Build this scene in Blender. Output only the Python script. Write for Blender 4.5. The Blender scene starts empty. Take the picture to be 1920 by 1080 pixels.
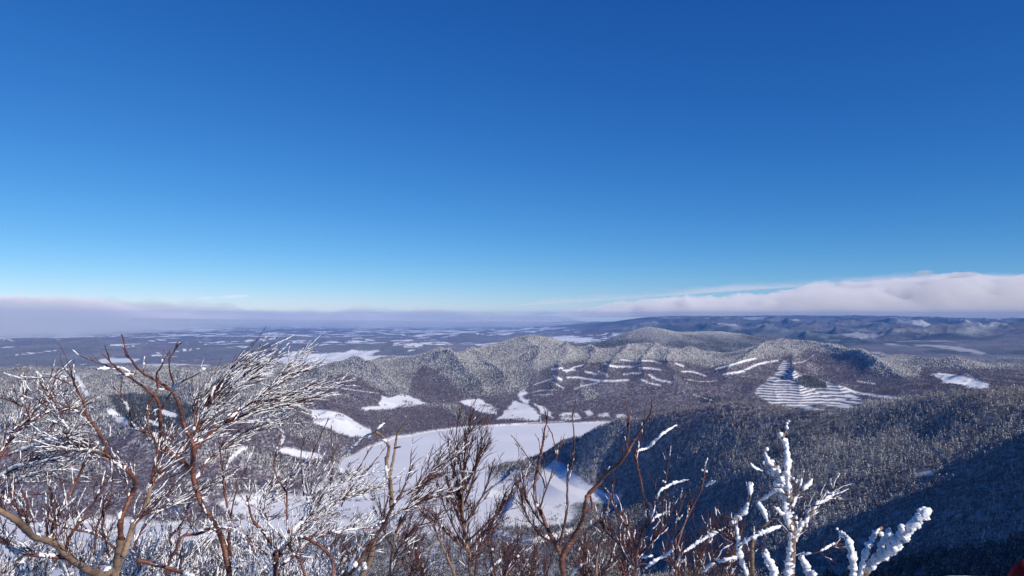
import bpy, math, random
import numpy as np
from mathutils import Vector
random.seed(7); rng = np.random.default_rng(7)
sc = bpy.context.scene
COL = sc.collection
R = math.radians

# ------------------------------------------------------------------ camera
F = 1371.0                       # focal length in pixels of a 1920 px wide frame
PITCH = math.atan(50.0 / F)      # the true horizontal sits 50 px below the middle
cam_d = bpy.data.cameras.new('camera'); cam = bpy.data.objects.new('camera', cam_d); COL.objects.link(cam)
cam_d.sensor_width = 36.0; cam_d.lens = 36.0 * F / 1920.0
cam_d.clip_start = 0.05; cam_d.clip_end = 400000
cam.location = (0, 0, 0); cam.rotation_euler = (R(90) + PITCH, 0, 0)
sc.camera = cam

# ------------------------------------------------------------------ sky and sun
SUN_AZ, SUN_EL = R(131), R(29)
w = bpy.data.worlds.new('World'); sc.world = w; w.use_nodes = True
nt = w.node_tree; nt.nodes.clear()
sky = nt.nodes.new('ShaderNodeTexSky'); sky.sky_type = 'NISHITA'; sky.sun_disc = False
sky.sun_elevation = SUN_EL; sky.sun_rotation = SUN_AZ
sky.altitude = 3000; sky.air_density = 1.0; sky.dust_density = 0.0; sky.ozone_density = 6.0
SKYK = ((1.42, 1.68), (0.97, 1.13), (0.96, 0.76))       # deep winter blue: gain and gamma per channel at strength 0.1
sp_ = nt.nodes.new('ShaderNodeSeparateColor'); cb_ = nt.nodes.new('ShaderNodeCombineColor'); nt.links.new(sky.outputs[0], sp_.inputs[0])
for i_, (g_, p_) in enumerate(SKYK):
    a_ = nt.nodes.new('ShaderNodeMath'); a_.operation = 'MULTIPLY'; a_.inputs[1].default_value = 0.1; nt.links.new(sp_.outputs[i_], a_.inputs[0])
    b_ = nt.nodes.new('ShaderNodeMath'); b_.operation = 'POWER'; b_.inputs[1].default_value = p_; nt.links.new(a_.outputs[0], b_.inputs[0])
    c_ = nt.nodes.new('ShaderNodeMath'); c_.operation = 'MULTIPLY'; c_.inputs[1].default_value = g_ * 10; nt.links.new(b_.outputs[0], c_.inputs[0]); nt.links.new(c_.outputs[0], cb_.inputs[i_])
bg = nt.nodes.new('ShaderNodeBackground'); bg.inputs['Strength'].default_value = 0.10
wo = nt.nodes.new('ShaderNodeOutputWorld')
nt.links.new(cb_.outputs[0], bg.inputs['Color']); nt.links.new(bg.outputs[0], wo.inputs[0])
sd = bpy.data.lights.new('sun', 'SUN'); sd.energy = 5.0; sd.angle = R(0.5); sd.color = (1.0, 0.93, 0.81)
sun = bpy.data.objects.new('sun', sd); COL.objects.link(sun)
SV = Vector((math.sin(SUN_AZ) * math.cos(SUN_EL), math.cos(SUN_AZ) * math.cos(SUN_EL), math.sin(SUN_EL)))
sun.rotation_euler = SV.to_track_quat('Z', 'Y').to_euler()
sc.view_settings.view_transform = 'Standard'; sc.view_settings.look = 'None'
sc.view_settings.exposure = 0.0; sc.view_settings.gamma = 1.0
sc.cycles.use_denoising = True
sc.cycles.max_bounces = 8; sc.cycles.diffuse_bounces = 2; sc.cycles.glossy_bounces = 1
sc.cycles.volume_bounces = 5; sc.cycles.transparent_max_bounces = 8
sc.cycles.caustics_reflective = False; sc.cycles.caustics_refractive = False

# ------------------------------------------------------------------ helpers
FW = np.array([0, math.cos(PITCH), math.sin(PITCH)]); UPV = np.array([0, -math.sin(PITCH), math.cos(PITCH)])
def ray(px, py):
    px = np.asarray(px, float); py = np.asarray(py, float)
    return FW * F + np.stack([px - 960, 0 * px, 0 * px], -1) + (540 - py)[..., None] * UPV
def at(px, py, d):                 # the point on that line of sight at ground distance d
    r = ray(px, py); return r * (np.asarray(d, float) / np.hypot(r[..., 0], r[..., 1]))[..., None]
def proj(x, y, z):
    f = y * FW[1] + z * FW[2]; u = y * UPV[1] + z * UPV[2]
    f = np.where(f < 1e-3, 1e-3, f)
    return 960 + F * x / f, 540 - F * u / f
def mat(name, base=None, rough=0.8, build=None, spec=0.2):
    m = bpy.data.materials.new(name); m.use_nodes = True; n = m.node_tree
    b = n.nodes['Principled BSDF']; b.inputs['Roughness'].default_value = rough
    b.inputs['Specular IOR Level'].default_value = spec
    if base: b.inputs['Base Color'].default_value = (*base, 1)
    if build: build(n, b)
    return m
def nd(n, t, **kw):
    x = n.nodes.new(t)
    for k, v in kw.items():
        if k in x.inputs: x.inputs[k].default_value = v
        else: setattr(x, k, v)
    return x
def mixc(n, fac, a, b):
    x = n.nodes.new('ShaderNodeMix'); x.data_type = 'RGBA'
    for sck, v in ((x.inputs[0], fac), (x.inputs[6], a), (x.inputs[7], b)):
        if isinstance(v, bpy.types.NodeSocket): n.links.new(v, sck)
        elif isinstance(v, tuple): sck.default_value = (*v, 1)
        else: sck.default_value = v
    return x.outputs[2]
def ramp(n, v, p0, p1, c0=(0, 0, 0), c1=(1, 1, 1)):
    x = n.nodes.new('ShaderNodeValToRGB'); x.color_ramp.elements[0].position = p0; x.color_ramp.elements[1].position = p1
    x.color_ramp.elements[0].color = (*c0, 1); x.color_ramp.elements[1].color = (*c1, 1)
    n.links.new(v, x.inputs[0]); return x.outputs[0]
def noise(n, scale, detail=4, coord='Object', vec=None, rough=0.5):
    x = nd(n, 'ShaderNodeTexNoise', Scale=scale, Detail=detail, Roughness=rough)
    if vec is None:
        tc = n.nodes.new('ShaderNodeTexCoord'); vec = tc.outputs[coord]
    n.links.new(vec, x.inputs['Vector']); return x.outputs['Fac']
def attr(n, name):
    x = n.nodes.new('ShaderNodeAttribute'); x.attribute_name = name; return x.outputs['Fac']

def mesh_np(name, V, polys, k, m=None, parent=None, smooth=False, attrs=None, loc=None):
    """V (n,3); polys (p,k) vertex indices; attrs {name: (domain, array)}"""
    me = bpy.data.meshes.new(name)
    V = np.asarray(V, np.float32); polys = np.asarray(polys, np.int32)
    if loc is not None: V = V - np.asarray(loc, np.float32)
    me.vertices.add(len(V)); me.vertices.foreach_set('co', V.ravel())
    me.loops.add(polys.size); me.loops.foreach_set('vertex_index', polys.ravel())
    me.polygons.add(len(polys)); me.polygons.foreach_set('loop_start', np.arange(0, polys.size, k, dtype=np.int32))
    me.polygons.foreach_set('loop_total', np.full(len(polys), k, np.int32))
    me.update(calc_edges=True)
    if smooth: me.polygons.foreach_set('use_smooth', np.ones(len(polys), bool))
    for an, (dom, arr) in (attrs or {}).items():
        a = me.attributes.new(an, 'FLOAT', dom); a.data.foreach_set('value', np.asarray(arr, np.float32))
    if m: me.materials.append(m)
    o = bpy.data.objects.new(name, me); COL.objects.link(o)
    if loc is not None: o.location = loc
    if parent: o.parent = parent
    return o
def tag(o, label=None, cat=None, group=None, kind=None):
    for k, v in (('label', label), ('category', cat), ('group', group), ('kind', kind)):
        if v: o[k] = v
    return o
def empty(name, loc):
    o = bpy.data.objects.new(name, None); COL.objects.link(o); o.location = loc; o.empty_display_size = 0.2; return o

# gradient noise in numpy
_perm = np.random.default_rng(3).permutation(4096)
_ga = np.random.default_rng(4).random(4096) * 2 * np.pi
_gx, _gy = np.cos(_ga), np.sin(_ga)
def pn(x, y):
    xi = np.floor(x).astype(np.int64); yi = np.floor(y).astype(np.int64); xf = x - xi; yf = y - yi
    u = xf * xf * xf * (xf * (xf * 6 - 15) + 10); v = yf * yf * yf * (yf * (yf * 6 - 15) + 10)
    def g(ix, iy, dx, dy):
        h = _perm[(_perm[ix & 4095] + iy) & 4095]; return _gx[h] * dx + _gy[h] * dy
    a = g(xi, yi, xf, yf); b = g(xi + 1, yi, xf - 1, yf); c = g(xi, yi + 1, xf, yf - 1); d = g(xi + 1, yi + 1, xf - 1, yf - 1)
    return ((a + (b - a) * u) * (1 - v) + (c + (d - c) * u) * v) * 1.45
def fbm(x, y, wl, octs=4, gain=0.5):
    s = 0; a = 1.0
    for i in range(octs):
        s = s + a * pn(x / wl + 17.3 * i, y / wl - 9.1 * i); wl /= 2.03; a *= gain
    return s
def ridged(x, y, wl, octs=4, gain=0.5):
    s = 0; a = 1.0; wgt = 1.0
    for i in range(octs):
        v = 1 - np.abs(pn(x / wl + 31.7 * i, y / wl + 5.9 * i)) * 1.6; v = np.clip(v, 0, 1) ** 2
        s = s + a * v * wgt; wgt = np.clip(v * 1.4, 0, 1); wl /= 2.1; a *= gain
    return s
def sstep(a, b, x):
    t = np.clip((x - a) / (b - a), 0, 1); return t * t * (3 - 2 * t)
def inpoly(X, Y, P):
    c = np.zeros(X.shape, bool); n = len(P)
    for i in range(n):
        x0, y0 = P[i]; x1, y1 = P[(i + 1) % n]
        if y0 == y1: continue
        c ^= ((y0 > Y) != (y1 > Y)) & (X < (x1 - x0) * (Y - y0) / (y1 - y0) + x0)
    return c
def segdist(X, Y, P, closed=False):
    d = np.full(X.shape, 1e9)
    for i in range(len(P) - (0 if closed else 1)):
        x0, y0 = P[i]; x1, y1 = P[(i + 1) % len(P)]
        dx, dy = x1 - x0, y1 - y0; L = dx * dx + dy * dy + 1e-9
        t = np.clip(((X - x0) * dx + (Y - y0) * dy) / L, 0, 1)
        d = np.minimum(d, np.hypot(X - x0 - t * dx, Y - y0 - t * dy))
    return d
def soft_poly(X, Y, P, wid):      # 1 inside, 0 outside, soft over wid
    d = segdist(X, Y, P, True); return np.clip(0.5 + np.where(inpoly(X, Y, P), d, -d) / wid, 0, 1)

# ------------------------------------------------------------------ terrain: control heights (azimuth, distance, height)
CP = []
def c(px, py, d, w=1):
    p = at(px, py, d); CP.append((math.degrees(math.atan2(p[0], p[1])), d, p[2]))
def h(az, d, z): CP.append((az, d, z))
def azp(px): return math.degrees(math.atan2(px - 960, F))
def hp(px, d, z): CP.append((azp(px), d, z))
def cosa(px): return math.cos(math.radians(azp(px)))
def cy(px, py, y): c(px, py, y / cosa(px))
def hy(px, y, z): hp(px, y / cosa(px), z)
# crest of the hill range beyond the lake
CREST = [(-300,700,6300),(-150,700,6300),(0,702,6300),(60,702,6300),(130,703,6300),(200,704,6300),(330,702,6300),(400,701,6400),(440,688,6500),(470,682,6600),(505,687,6700),(540,693,6900),(580,691,7000),(640,689,7200),
 (700,681,7400),(760,675,7600),(800,664,7700),(850,665,7800),(900,655,7900),(940,645,8000),(965,636,8000),(1000,631,8000),(1030,638,8000),(1065,650,8000),
 (1090,657,8000),(1130,656,8200),(1170,652,8400),(1210,648,8500),(1250,656,8400),(1300,666,8300),(1340,673,8200),(1400,656,8100),(1440,646,8000),(1465,643,8000),
 (1500,649,8000),(1540,661,8000),(1600,673,8000),(1650,673,8300),(1690,666,8500),(1740,673,8500),(1800,683,8000),(1900,690,7400),(2050,690,7200)]
def dense(L, k=3):
    out = []
    for a, b in zip(L[:-1], L[1:]):
        for i in range(k): out.append(tuple(a[j] + (b[j] - a[j]) * i / k for j in range(3)))
    return out + [L[-1]]
for q in dense(CREST, 2): cy(*q)
for px in range(-300, 2100, 100):
    zb = -690 if px < 1050 else -640 if px < 1500 else -590
    hy(px, 9600, zb)
for q in [(0,750,5200),(0,800,4200),(0,840,3500),(0,900,2980),(0,960,2570),(100,730,5700),(100,830,3600),(100,900,2900),(200,720,5700),(200,750,5000),(200,800,4100),(230,852,3250),(230,900,2850),(230,960,2570),
 (320,740,5200),(320,790,4300),(320,840,3400),(320,900,2850),(400,950,2620),(400,880,2950),(400,830,3400),(420,800,3750),(430,760,4600),(430,720,5600),(500,930,2800),
 (560,900,3040),(560,860,3300),(540,820,3700),(560,780,4200),(560,740,5200),(560,712,6200),(640,870,3430),(650,830,3920),(640,790,4300),(620,770,4600),(640,745,5300),(660,712,6200),
 (740,822,4100),(740,790,4650),(740,765,5200),(740,745,5700),(740,712,6500),(760,692,7100),(850,806,4420),(850,778,5050),(850,752,5650),(850,720,6300),(850,690,7000),(900,690,7000),
 (960,799,4560),(960,772,5150),(960,747,5850),(960,720,6400),(970,690,7000),(985,660,7500),(1040,690,7000),(1100,794,4660),(1100,772,5150),(1100,740,5700),(1100,710,6300),(1100,692,6900),(1100,673,7600),
 (1200,770,5000),(1200,740,5500),(1200,710,6000),(1200,690,6500),(1200,670,7500),(1300,755,5200),(1300,730,5600),(1300,700,6300),(1310,685,7000),(1390,750,5200),(1390,720,5900),(1400,690,6700),(1410,672,7400),
 (1520,768,4950),(1450,755,5100),(1440,735,5300),(1500,735,5350),(1525,706,5750),(1480,712,5900),(1570,722,5700),(1580,755,5100),(1480,682,6600),(1465,662,7300),(1620,750,5000),(1610,720,6000),(1600,695,7000),
 (1700,740,5000),(1700,700,6500),(1750,722,5200),(1850,722,5200),(1750,700,6400),(1850,706,6100),(1950,712,5600),(1850,738,4500),(1950,738,4500),(2050,720,5500)]: cy(*q)
hy(1530, 6300, -560); hy(1590, 6300, -575)
# frosted hill behind, far mountains, rolling hills on the right
for q in [(1220,614,11500),(1195,619,11500),(1160,632,11500),(1130,645,11300),(1250,620,11500),(1290,628,11700),(1350,622,12000),(1390,626,12000),(1430,636,12000),(1470,645,12000),(1530,650,11500),
 (1175,623,11500),(1205,615,11500),(1235,616,11500),(1265,623,11600),(1315,624,11800),(1200,640,10900),(1250,640,10900),(1350,640,11300),(1160,650,10700),
 (1090,613,30000),(1130,609,30000),(1170,600,30000),(1210,595,30000),(1270,593,30000),(1330,594,30000),(1420,593,30000),(1500,592,30000),(1600,592,30000),(1700,594,30000),(1800,597,30000),(1920,599,30000),(2100,600,30000),
 (1300,606,24000),(1500,608,22000),(1700,610,21000),(1500,626,17500),(1400,621,18000),(1580,632,13500),(1600,646,12000),(1680,620,16000),(1720,640,12000),(1800,616,14500),(1770,621,14500),(1860,618,14500),(1920,607,14500),(2050,600,14500),
 (1860,630,12500),(1800,645,11500),(1740,661,10300),(1920,655,10500),(2050,650,10500),(1590,664,10300)]: cy(*q)
for px in (1050, 1150, 1250): hy(px, 14500, -670); hy(px, 20000, -640)
hy(1350, 15000, -560); hy(1450, 15000, -540); hy(1900, 18000, -420); hy(2050, 18000, -420); hy(1750,18000,-430)
for px in (450, 600, 750, 900): hy(px, 15500, -590)
for px in range(-300, 1000, 180): hy(px, 12000, -705); hy(px, 19000, -690); hy(px, 30000, -700)
hy(0, 14500, -610); hy(200, 15000, -600); hy(-250, 15000, -600)
for az in (-48, -38, -28, -18, -8, 2): h(az, 45000, -700); h(az, 90000, -700)
for az in (12, 22, 32, 45): h(az, 45000, -300); h(az, 90000, -500)
# spur with the dense wood, right
SPUR = [(1000,870,3400),(1030,852,3300),(1060,833,3180),(1110,800,3020),(1150,785,2920),(1200,776,2830),(1270,764,2720),(1350,752,2620),(1400,757,2570),(1450,766,2500),(1520,764,2420),(1620,756,2300),(1750,745,2150),(1850,739,2050),(1920,742,2000),(1990,738,1980)]
for q in dense(SPUR, 3): c(*q)
for q in dense(SPUR, 2):
    if 1050 < q[0] < 1500: hp(q[0], q[2] + 450, min(-640, -700 + (q[0] - 1050) * .12))
for q in [(1080,880,3050),(1150,880,2760),(1150,930,2580),(1105,940,2640),(1200,850,2680),(1250,850,2560),(1250,930,2320),(1280,1000,2000),(1250,1060,1820),(1350,830,2400),(1350,880,2200),(1350,950,1960),(1350,1060,1560),(1450,830,2220),(1450,890,1920),(1450,950,1700),(1450,1060,1350),
 (1600,820,2060),(1600,880,1800),(1600,950,1560),(1600,1060,1230),(1750,800,1960),(1750,870,1660),(1750,950,1420),(1750,1060,1120),(1900,790,1850),(1900,850,1600),(1900,950,1300),(1900,1060,1020)]: c(*q)
for px, d, z in [(1020,3750,-701),(1620,2900,-540),(1750,2700,-480),(1920,2600,-420),(1200,4000,-698),(1350,4000,-690),(1450,3900,-665),(1600,3900,-610),(1750,3500,-530),(1900,3300,-490),(2050,3300,-470)]: hp(px, d, z)
# flat floor of the valley with the lake
for px in range(-300, 961, 140):
    hp(px, 2450, -701)
    if px > 600: hp(px, 3000, -701); hp(px, 3700, -701)
hp(1000, 2300, -701); hp(1000, 2800, -700); hp(1090, 2400, -690); hp(1090, 2100, -640)
# slope below the camera, steeper than the lowest line of sight
for px in (-500, -300, -100, 100, 300, 500, 700, 900, 1100, 1350, 1600, 1900, 2200):
    for d in (100, 200, 400, 700): c(px, 1130, d)
    if px < 1000:
        g_ = math.exp(-((px - 420) / 260) ** 2)
        for d, y_ in ((1000, 1120 - 20 * g_), (1400, 1110 - 36 * g_), (1750, 1095 - 45 * g_)): c(px, y_, d)
    elif px < 1300: c(px, 1140, 1000)
    for d in (10, 16, 25, 40): c(px, 1115, d)
    for d, z in [(5, -3.2), (3, -2.6), (1.5, -1.95)]: hp(px, d, z)
for q in [(250,1018,2260),(350,1014,2230),(450,1016,2200),(550,1024,2150),(650,1040,2080),(750,1062,2000)]: c(*q)
# the summit ridge that shades the lower right, out of the frame
for az, d, z in [(40,2300,-160),(43,1950,-95),(46,1650,-45),(50,1400,-5),(55,1250,35),(62,1000,50),(75,700,40),(100,500,80),(42,1500,-170),(45,1100,-180),(50,800,-150),(45,200,-80),(60,500,-80),(70,200,-30),(60,50,-20),(60,6,-3.7),(100,150,20),(100,20,1),(100,5,-1),
                 (42,2900,-350),(50,2400,-250),(60,2000,-200),(75,1500,-60),(100,1500,-60),(60,3500,-400),(100,3000,-200),(100,10000,-300),(75,10000,-400),(60,12000,-350),(60,30000,-200),(100,30000,-300)]: h(az, d, z)
CP = np.array(CP)
AZS = 3.2                                    # degrees of azimuth that weigh as much as one 1/12 e-fold of distance
def uv(az, d): return az / AZS, np.log(d) * 12.0
cu, cv = uv(CP[:, 0], CP[:, 1])
# warp: heights relative to distance (near heights are small): interpolate z / s(d)
def sfun(d): return np.clip(d, 1, 2500) ** 0.85
A = np.sqrt((cu[:, None] - cu) ** 2 + (cv[:, None] - cv) ** 2)
n = len(CP); A = A + np.eye(n) * -0.02
Pm = np.stack([np.ones(n), cu, cv], 1)
M = np.block([[A, Pm], [Pm.T, np.zeros((3, 3))]])
sol = np.linalg.solve(M, np.concatenate([CP[:, 2] / sfun(CP[:, 1]), np.zeros(3)]))
def base_h(az, d):
    sh = az.shape; u, v = uv(az.ravel(), d.ravel()); out = np.empty(u.size)
    W = sol[:n].astype(np.float32); c1 = cu.astype(np.float32); c2 = cv.astype(np.float32)
    for i in range(0, u.size, 60000):
        a = u[i:i+60000].astype(np.float32)[:, None]; b = v[i:i+60000].astype(np.float32)[:, None]
        r = np.sqrt((a - c1) ** 2 + (b - c2) ** 2)
        out[i:i+60000] = r @ W
    out += sol[n] + sol[n+1] * u + sol[n+2] * v
    return (out * sfun(d.ravel())).reshape(sh)
# polar grid, rows in distance, columns in azimuth
rows = np.concatenate([np.geomspace(1.2, 300, 90)[:-1], np.geomspace(300, 2000, 190)[:-1], np.geomspace(2000, 11800, 760)[:-1], np.geomspace(11800, 40000, 190)[:-1], np.geomspace(40000, 62000, 16)])
cols = np.concatenate([np.linspace(-50, -38, 30)[:-1], np.arange(-38, 38, 0.055), np.linspace(38, 110, 120)])
# coarse height, upsampled (Catmull-Rom) to the full grid
cr = np.geomspace(1.2, 110000, 620); cc = np.linspace(-52, 112, 700)
Hc = base_h(*np.meshgrid(cc, cr))
def cubic_w(t):
    return np.stack([-0.5*t+t*t-0.5*t**3, 1-2.5*t*t+1.5*t**3, 0.5*t+2*t*t-1.5*t**3, -0.5*t*t+0.5*t**3], -1)
def up(Hin, pos, axis):
    i = np.floor(pos).astype(int); t = pos - i; W = cubic_w(t); out = 0; N = Hin.shape[axis]
    for k in range(4):
        sl = np.take(Hin, np.clip(i + k - 1, 0, N - 1), axis=axis); wk = W[:, k]
        out = out + sl * (wk[:, None] if axis == 0 else wk[None, :])
    return out
pr = (np.log(rows) - np.log(cr[0])) / (np.log(cr[-1]) - np.log(cr[0])) * (len(cr) - 1)
pc = (cols + 52) / 164 * (len(cc) - 1)
H = up(up(Hc, pr, 0), pc, 1)
AZ, D = np.meshgrid(cols, rows)
X = D * np.sin(np.radians(AZ)); Y = D * np.cos(np.radians(AZ))
YD = np.where(np.abs(AZ) < 60, Y, D * .5)
# relief
rise = np.clip((H + 700) / 160, 0, 1)
mid = sstep(2300, 3200, D) * (1 - sstep(9300, 10500, YD))
crest_d = np.interp(AZ, [azp(q[0]) for q in CREST], [q[2] / cosa(q[0]) for q in CREST])
calm = 1 - 0.7 * np.exp(-((D - crest_d) / 380) ** 2)
rx = X + 120 * pn(X / 900, Y / 900); ry = Y + 120 * pn(X / 900 + 50, Y / 900)
H += mid * rise * calm * (ridged(rx, ry * 0.8, 1300, 4, 0.5) - 0.75) * 55
H += mid * rise * fbm(X, Y, 160, 3) * 5
# named ridges running down from the crest: (image column, depth) knots, height, half width
def ridge_at(px, yd): return (yd * (px - 960) / F, yd)
for P, hh, wd in [([(800,7650),(830,6900),(862,6250),(890,5750)], 75, 210), ([(855,7750),(905,7000),(930,6400),(948,5950)], 45, 160), ([(990,7950),(1003,7200),(1012,6600),(1000,6150)], 60, 200), ([(650,7150),(690,6500),(728,6000),(757,5650)], 70, 170), ([(560,6900),(590,6200),(640,5500),(690,5100)], 60, 200),
                  ([(930,7800),(880,7100),(850,6600)], 40, 150), ([(1050,7900),(1060,7100),(1052,6300),(1040,5700)], 65, 200), ([(1100,7700),(1105,6900),(1095,6200)], 45, 160), ([(1210,8300),(1190,7300),(1160,6500),(1125,5700)], 70, 220), ([(1250,7900),(1240,6900),(1215,6200),(1200,5600)], 50, 180), ([(1320,8000),(1290,7000),(1268,6200),(1260,5500)], 60, 200),
                  ([(1465,7900),(1440,7200),(1400,6400),(1368,5700)], 80, 230), ([(1500,7900),(1560,7000),(1625,6200),(1690,5500)], 70, 240), ([(1540,7500),(1590,6700),(1640,6000)], 40, 180), ([(1690,8400),(1740,7500),(1800,6500),(1830,5800)], 60, 260), ([(1480,6700),(1492,6200),(1497,5700),(1505,5200)], 42, 90), ([(1530,6100),(1560,5700),(1590,5300)], 24, 90),
                  ([(60,6200),(120,5300),(170,4500),(200,4000)], 60, 200), ([(200,6200),(225,5400),(265,4700)], 45, 170), ([(330,6200),(350,5400),(385,4600),(400,4100)], 60, 190), ([(440,6300),(470,5600),(500,4900)], 50, 160), ([(-60,6200),(-20,5200),(40,4300)], 60, 200),
                  ([(420,4400),(500,4050),(580,3800),(625,3650)], 46, 110), ([(340,4000),(430,3620),(520,3350),(590,3180)], 50, 110), ([(60,4000),(170,3560),(290,3230),(380,3020)], 50, 120), ([(240,3900),(330,3500),(420,3200),(480,3000)], 46, 100), ([(-120,3600),(10,3250),(120,2980)], 44, 120), ([(480,5000),(560,4600),(650,4300)], 40, 130)]:
    Pw = [ridge_at(*q) for q in P]; x0_, x1_ = min(p[0] for p in Pw) - 4 * wd, max(p[0] for p in Pw) + 4 * wd; y0_, y1_ = min(p[1] for p in Pw) - 3 * wd, max(p[1] for p in Pw) + 3 * wd
    m = (X > x0_) & (X < x1_) & (Y > y0_) & (Y < y1_) & (np.abs(AZ) < 60)
    xm, ym = rx[m], ry[m] * 0 + Y[m] + 60 * pn(X[m] / 500, Y[m] / 500); dd_ = segdist(xm, ym, Pw)
    tt = np.clip((Y[m] - Pw[-1][1]) / (Pw[0][1] - Pw[-1][1]), 0, 1); H[m] += hh * 2.1 * np.exp(-dd_ / (wd * .9)) * np.sin(np.pi * np.clip(tt * .86 + .12, 0, 1)) ** .8 * np.clip((H[m] + 700) / 40, 0, 1)
leftlow = sstep(2500, 2900, D) * (1 - sstep(4200, 5600, D)) * (1 - sstep(-14, -9, AZ))
H += leftlow * (ridged(rx + 700, ry, 800, 3, 0.5) - 0.7) * 42 * np.clip((H + 705) / 30, 0, 1)
far = sstep(9300, 11500, YD)
rt = sstep(5, 12, AZ)
H += far * (1 - rt) * (np.clip(fbm(X, Y * 0.7, 3600, 5, 0.55), -0.2, 1) * 130) * (1 - sstep(20000, 34000, D) * 0.8)
H += far * rt * ((ridged(X, Y * 0.8, 3000, 5, 0.5) - 0.8) * 190 * sstep(11500, 14500, YD) * (1 - sstep(24000, 28500, YD) * 0.8))
sp = sstep(300, 700, D) * (1 - sstep(2600, 3100, D)) * sstep(3, 9, AZ) * (1 - sstep(60, 80, AZ))
H += sp * (fbm(X, Y, 260, 4) * 14) + sstep(37, 41, AZ) * (D > 500) * (D < 2600) * fbm(X, Y, 230, 4) * 26
H += (1 - sstep(150, 400, D)) * sstep(3, 20, D) * fbm(X, Y, 30, 4) * 1.0 + fbm(X, Y, 1.2, 3) * 0.05 * (1 - sstep(20, 60, D))
# valley floor never below the lake
def ground_poly(P): q = np.array([at(a, b, 1000) for a, b in P]); s = -700 / q[:, 2]; return [(s[i] * q[i, 0], s[i] * q[i, 1]) for i in range(len(P))]
LAKE1 = ground_poly([(1160,793),(1100,793),(1050,795),(1000,797),(950,798),(900,800),(850,805),(800,811),(770,817),(740,822),(710,832),(680,842),(655,855),(640,872),(636,895),(645,920),(668,936),(700,934),(760,915),(800,902),(833,893),(884,876),(922,866),(998,862),(1060,845),(1150,820)])
LAKE2 = ground_poly([(-400,1000),(0,984),(60,981),(140,980),(230,979),(330,984),(400,1000),(420,1040),(300,1120),(-400,1120)])
shore = fbm(X, Y, 220, 3) * 22
lk = np.maximum(sstep(-12, 12, np.where(inpoly(X, Y, LAKE1), 1, -1) * segdist(X, Y, LAKE1, True) + shore), sstep(-12, 12, np.where(inpoly(X, Y, LAKE2), 1, -1) * segdist(X, Y, LAKE2, True) + shore))
floor_z = -697.5 + fbm(X, Y, 300, 3) * 1.5
vf = sstep(1500, 1900, D) * (1 - sstep(30000, 40000, D))
H = np.where(vf > 0, np.maximum(H, floor_z - 4) + 0, H)
PLAT = ground_poly([(903,930),(930,912),(962,894),(1000,874),(1040,862),(1180,925),(1120,1010),(1000,1040),(925,1020),(904,1006),(925,985),(948,958),(955,935)])
pl = sstep(-4, 26, np.where(inpoly(X, Y, PLAT), 1, -1) * segdist(X, Y, PLAT, True) + 0)
H = np.where((pl > 0) & (H < -640), H + pl * 24 * np.clip((-640 - H) / 30, 0, 1), H)
H = np.where((lk > 0) & (D > 1500), np.minimum(H, H * (1 - lk) + lk * -704), H)
PX, PY = proj(X, Y, H)
# visibility from the camera height (used to leave out woods nobody could see)
ang = H / D; hor = np.maximum.accumulate(ang, axis=0); VIS = (hor - ang) * D      # metres hidden below the skyline in front

# ------------------------------------------------------------------ land cover
SNOW = np.zeros_like(H); CON = np.ones_like(H) * 0.75; DARK = np.zeros_like(H); PATH = np.zeros_like(H)
jx = PX + fbm(X, Y, 160, 5, .65) * 4.0; jy = PY + fbm(X + 999, Y, 160, 5, .65) * 1.8
def paint(arr, P, val=1.0, wid=2.0, d0=2250, d1=9600, j=True):
    m = (D > d0) & (YD < d1); s = soft_poly(jx[m] if j else PX[m], jy[m] if j else PY[m], P, wid); arr[m] = arr[m] * (1 - s) + val * s
def smooth_poly(P, k=4):
    P = np.asarray(P, float)
    if len(P) < 3: return [tuple(p) for p in P]
    Q_ = np.vstack([2 * P[0] - P[1], P, 2 * P[-1] - P[-2]]); out = []
    for i in range(1, len(Q_) - 2):
        for t in np.arange(k) / k: out.append(tuple(0.5 * ((2 * Q_[i]) + (-Q_[i-1] + Q_[i+1]) * t + (2*Q_[i-1] - 5*Q_[i] + 4*Q_[i+1] - Q_[i+2]) * t*t + (-Q_[i-1] + 3*Q_[i] - 3*Q_[i+1] + Q_[i+2]) * t**3)))
    return out + [tuple(P[-1])]
def stroke(arr, P, wpx, val=1.0, d0=3000, d1=9600):
    m = (D > d0) & (YD < d1); Ps = smooth_poly(P); ww = wpx / 2 * (1.0 + .22 * fbm(X[m], Y[m], 300, 2)); s = np.clip((ww + 0.5 - segdist(PX[m] * .85 + jx[m] * .15, (PY[m] * .85 + jy[m] * .15), Ps)) / 1.1, 0, 1); arr[m] = arr[m] * (1 - s) + val * s
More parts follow.
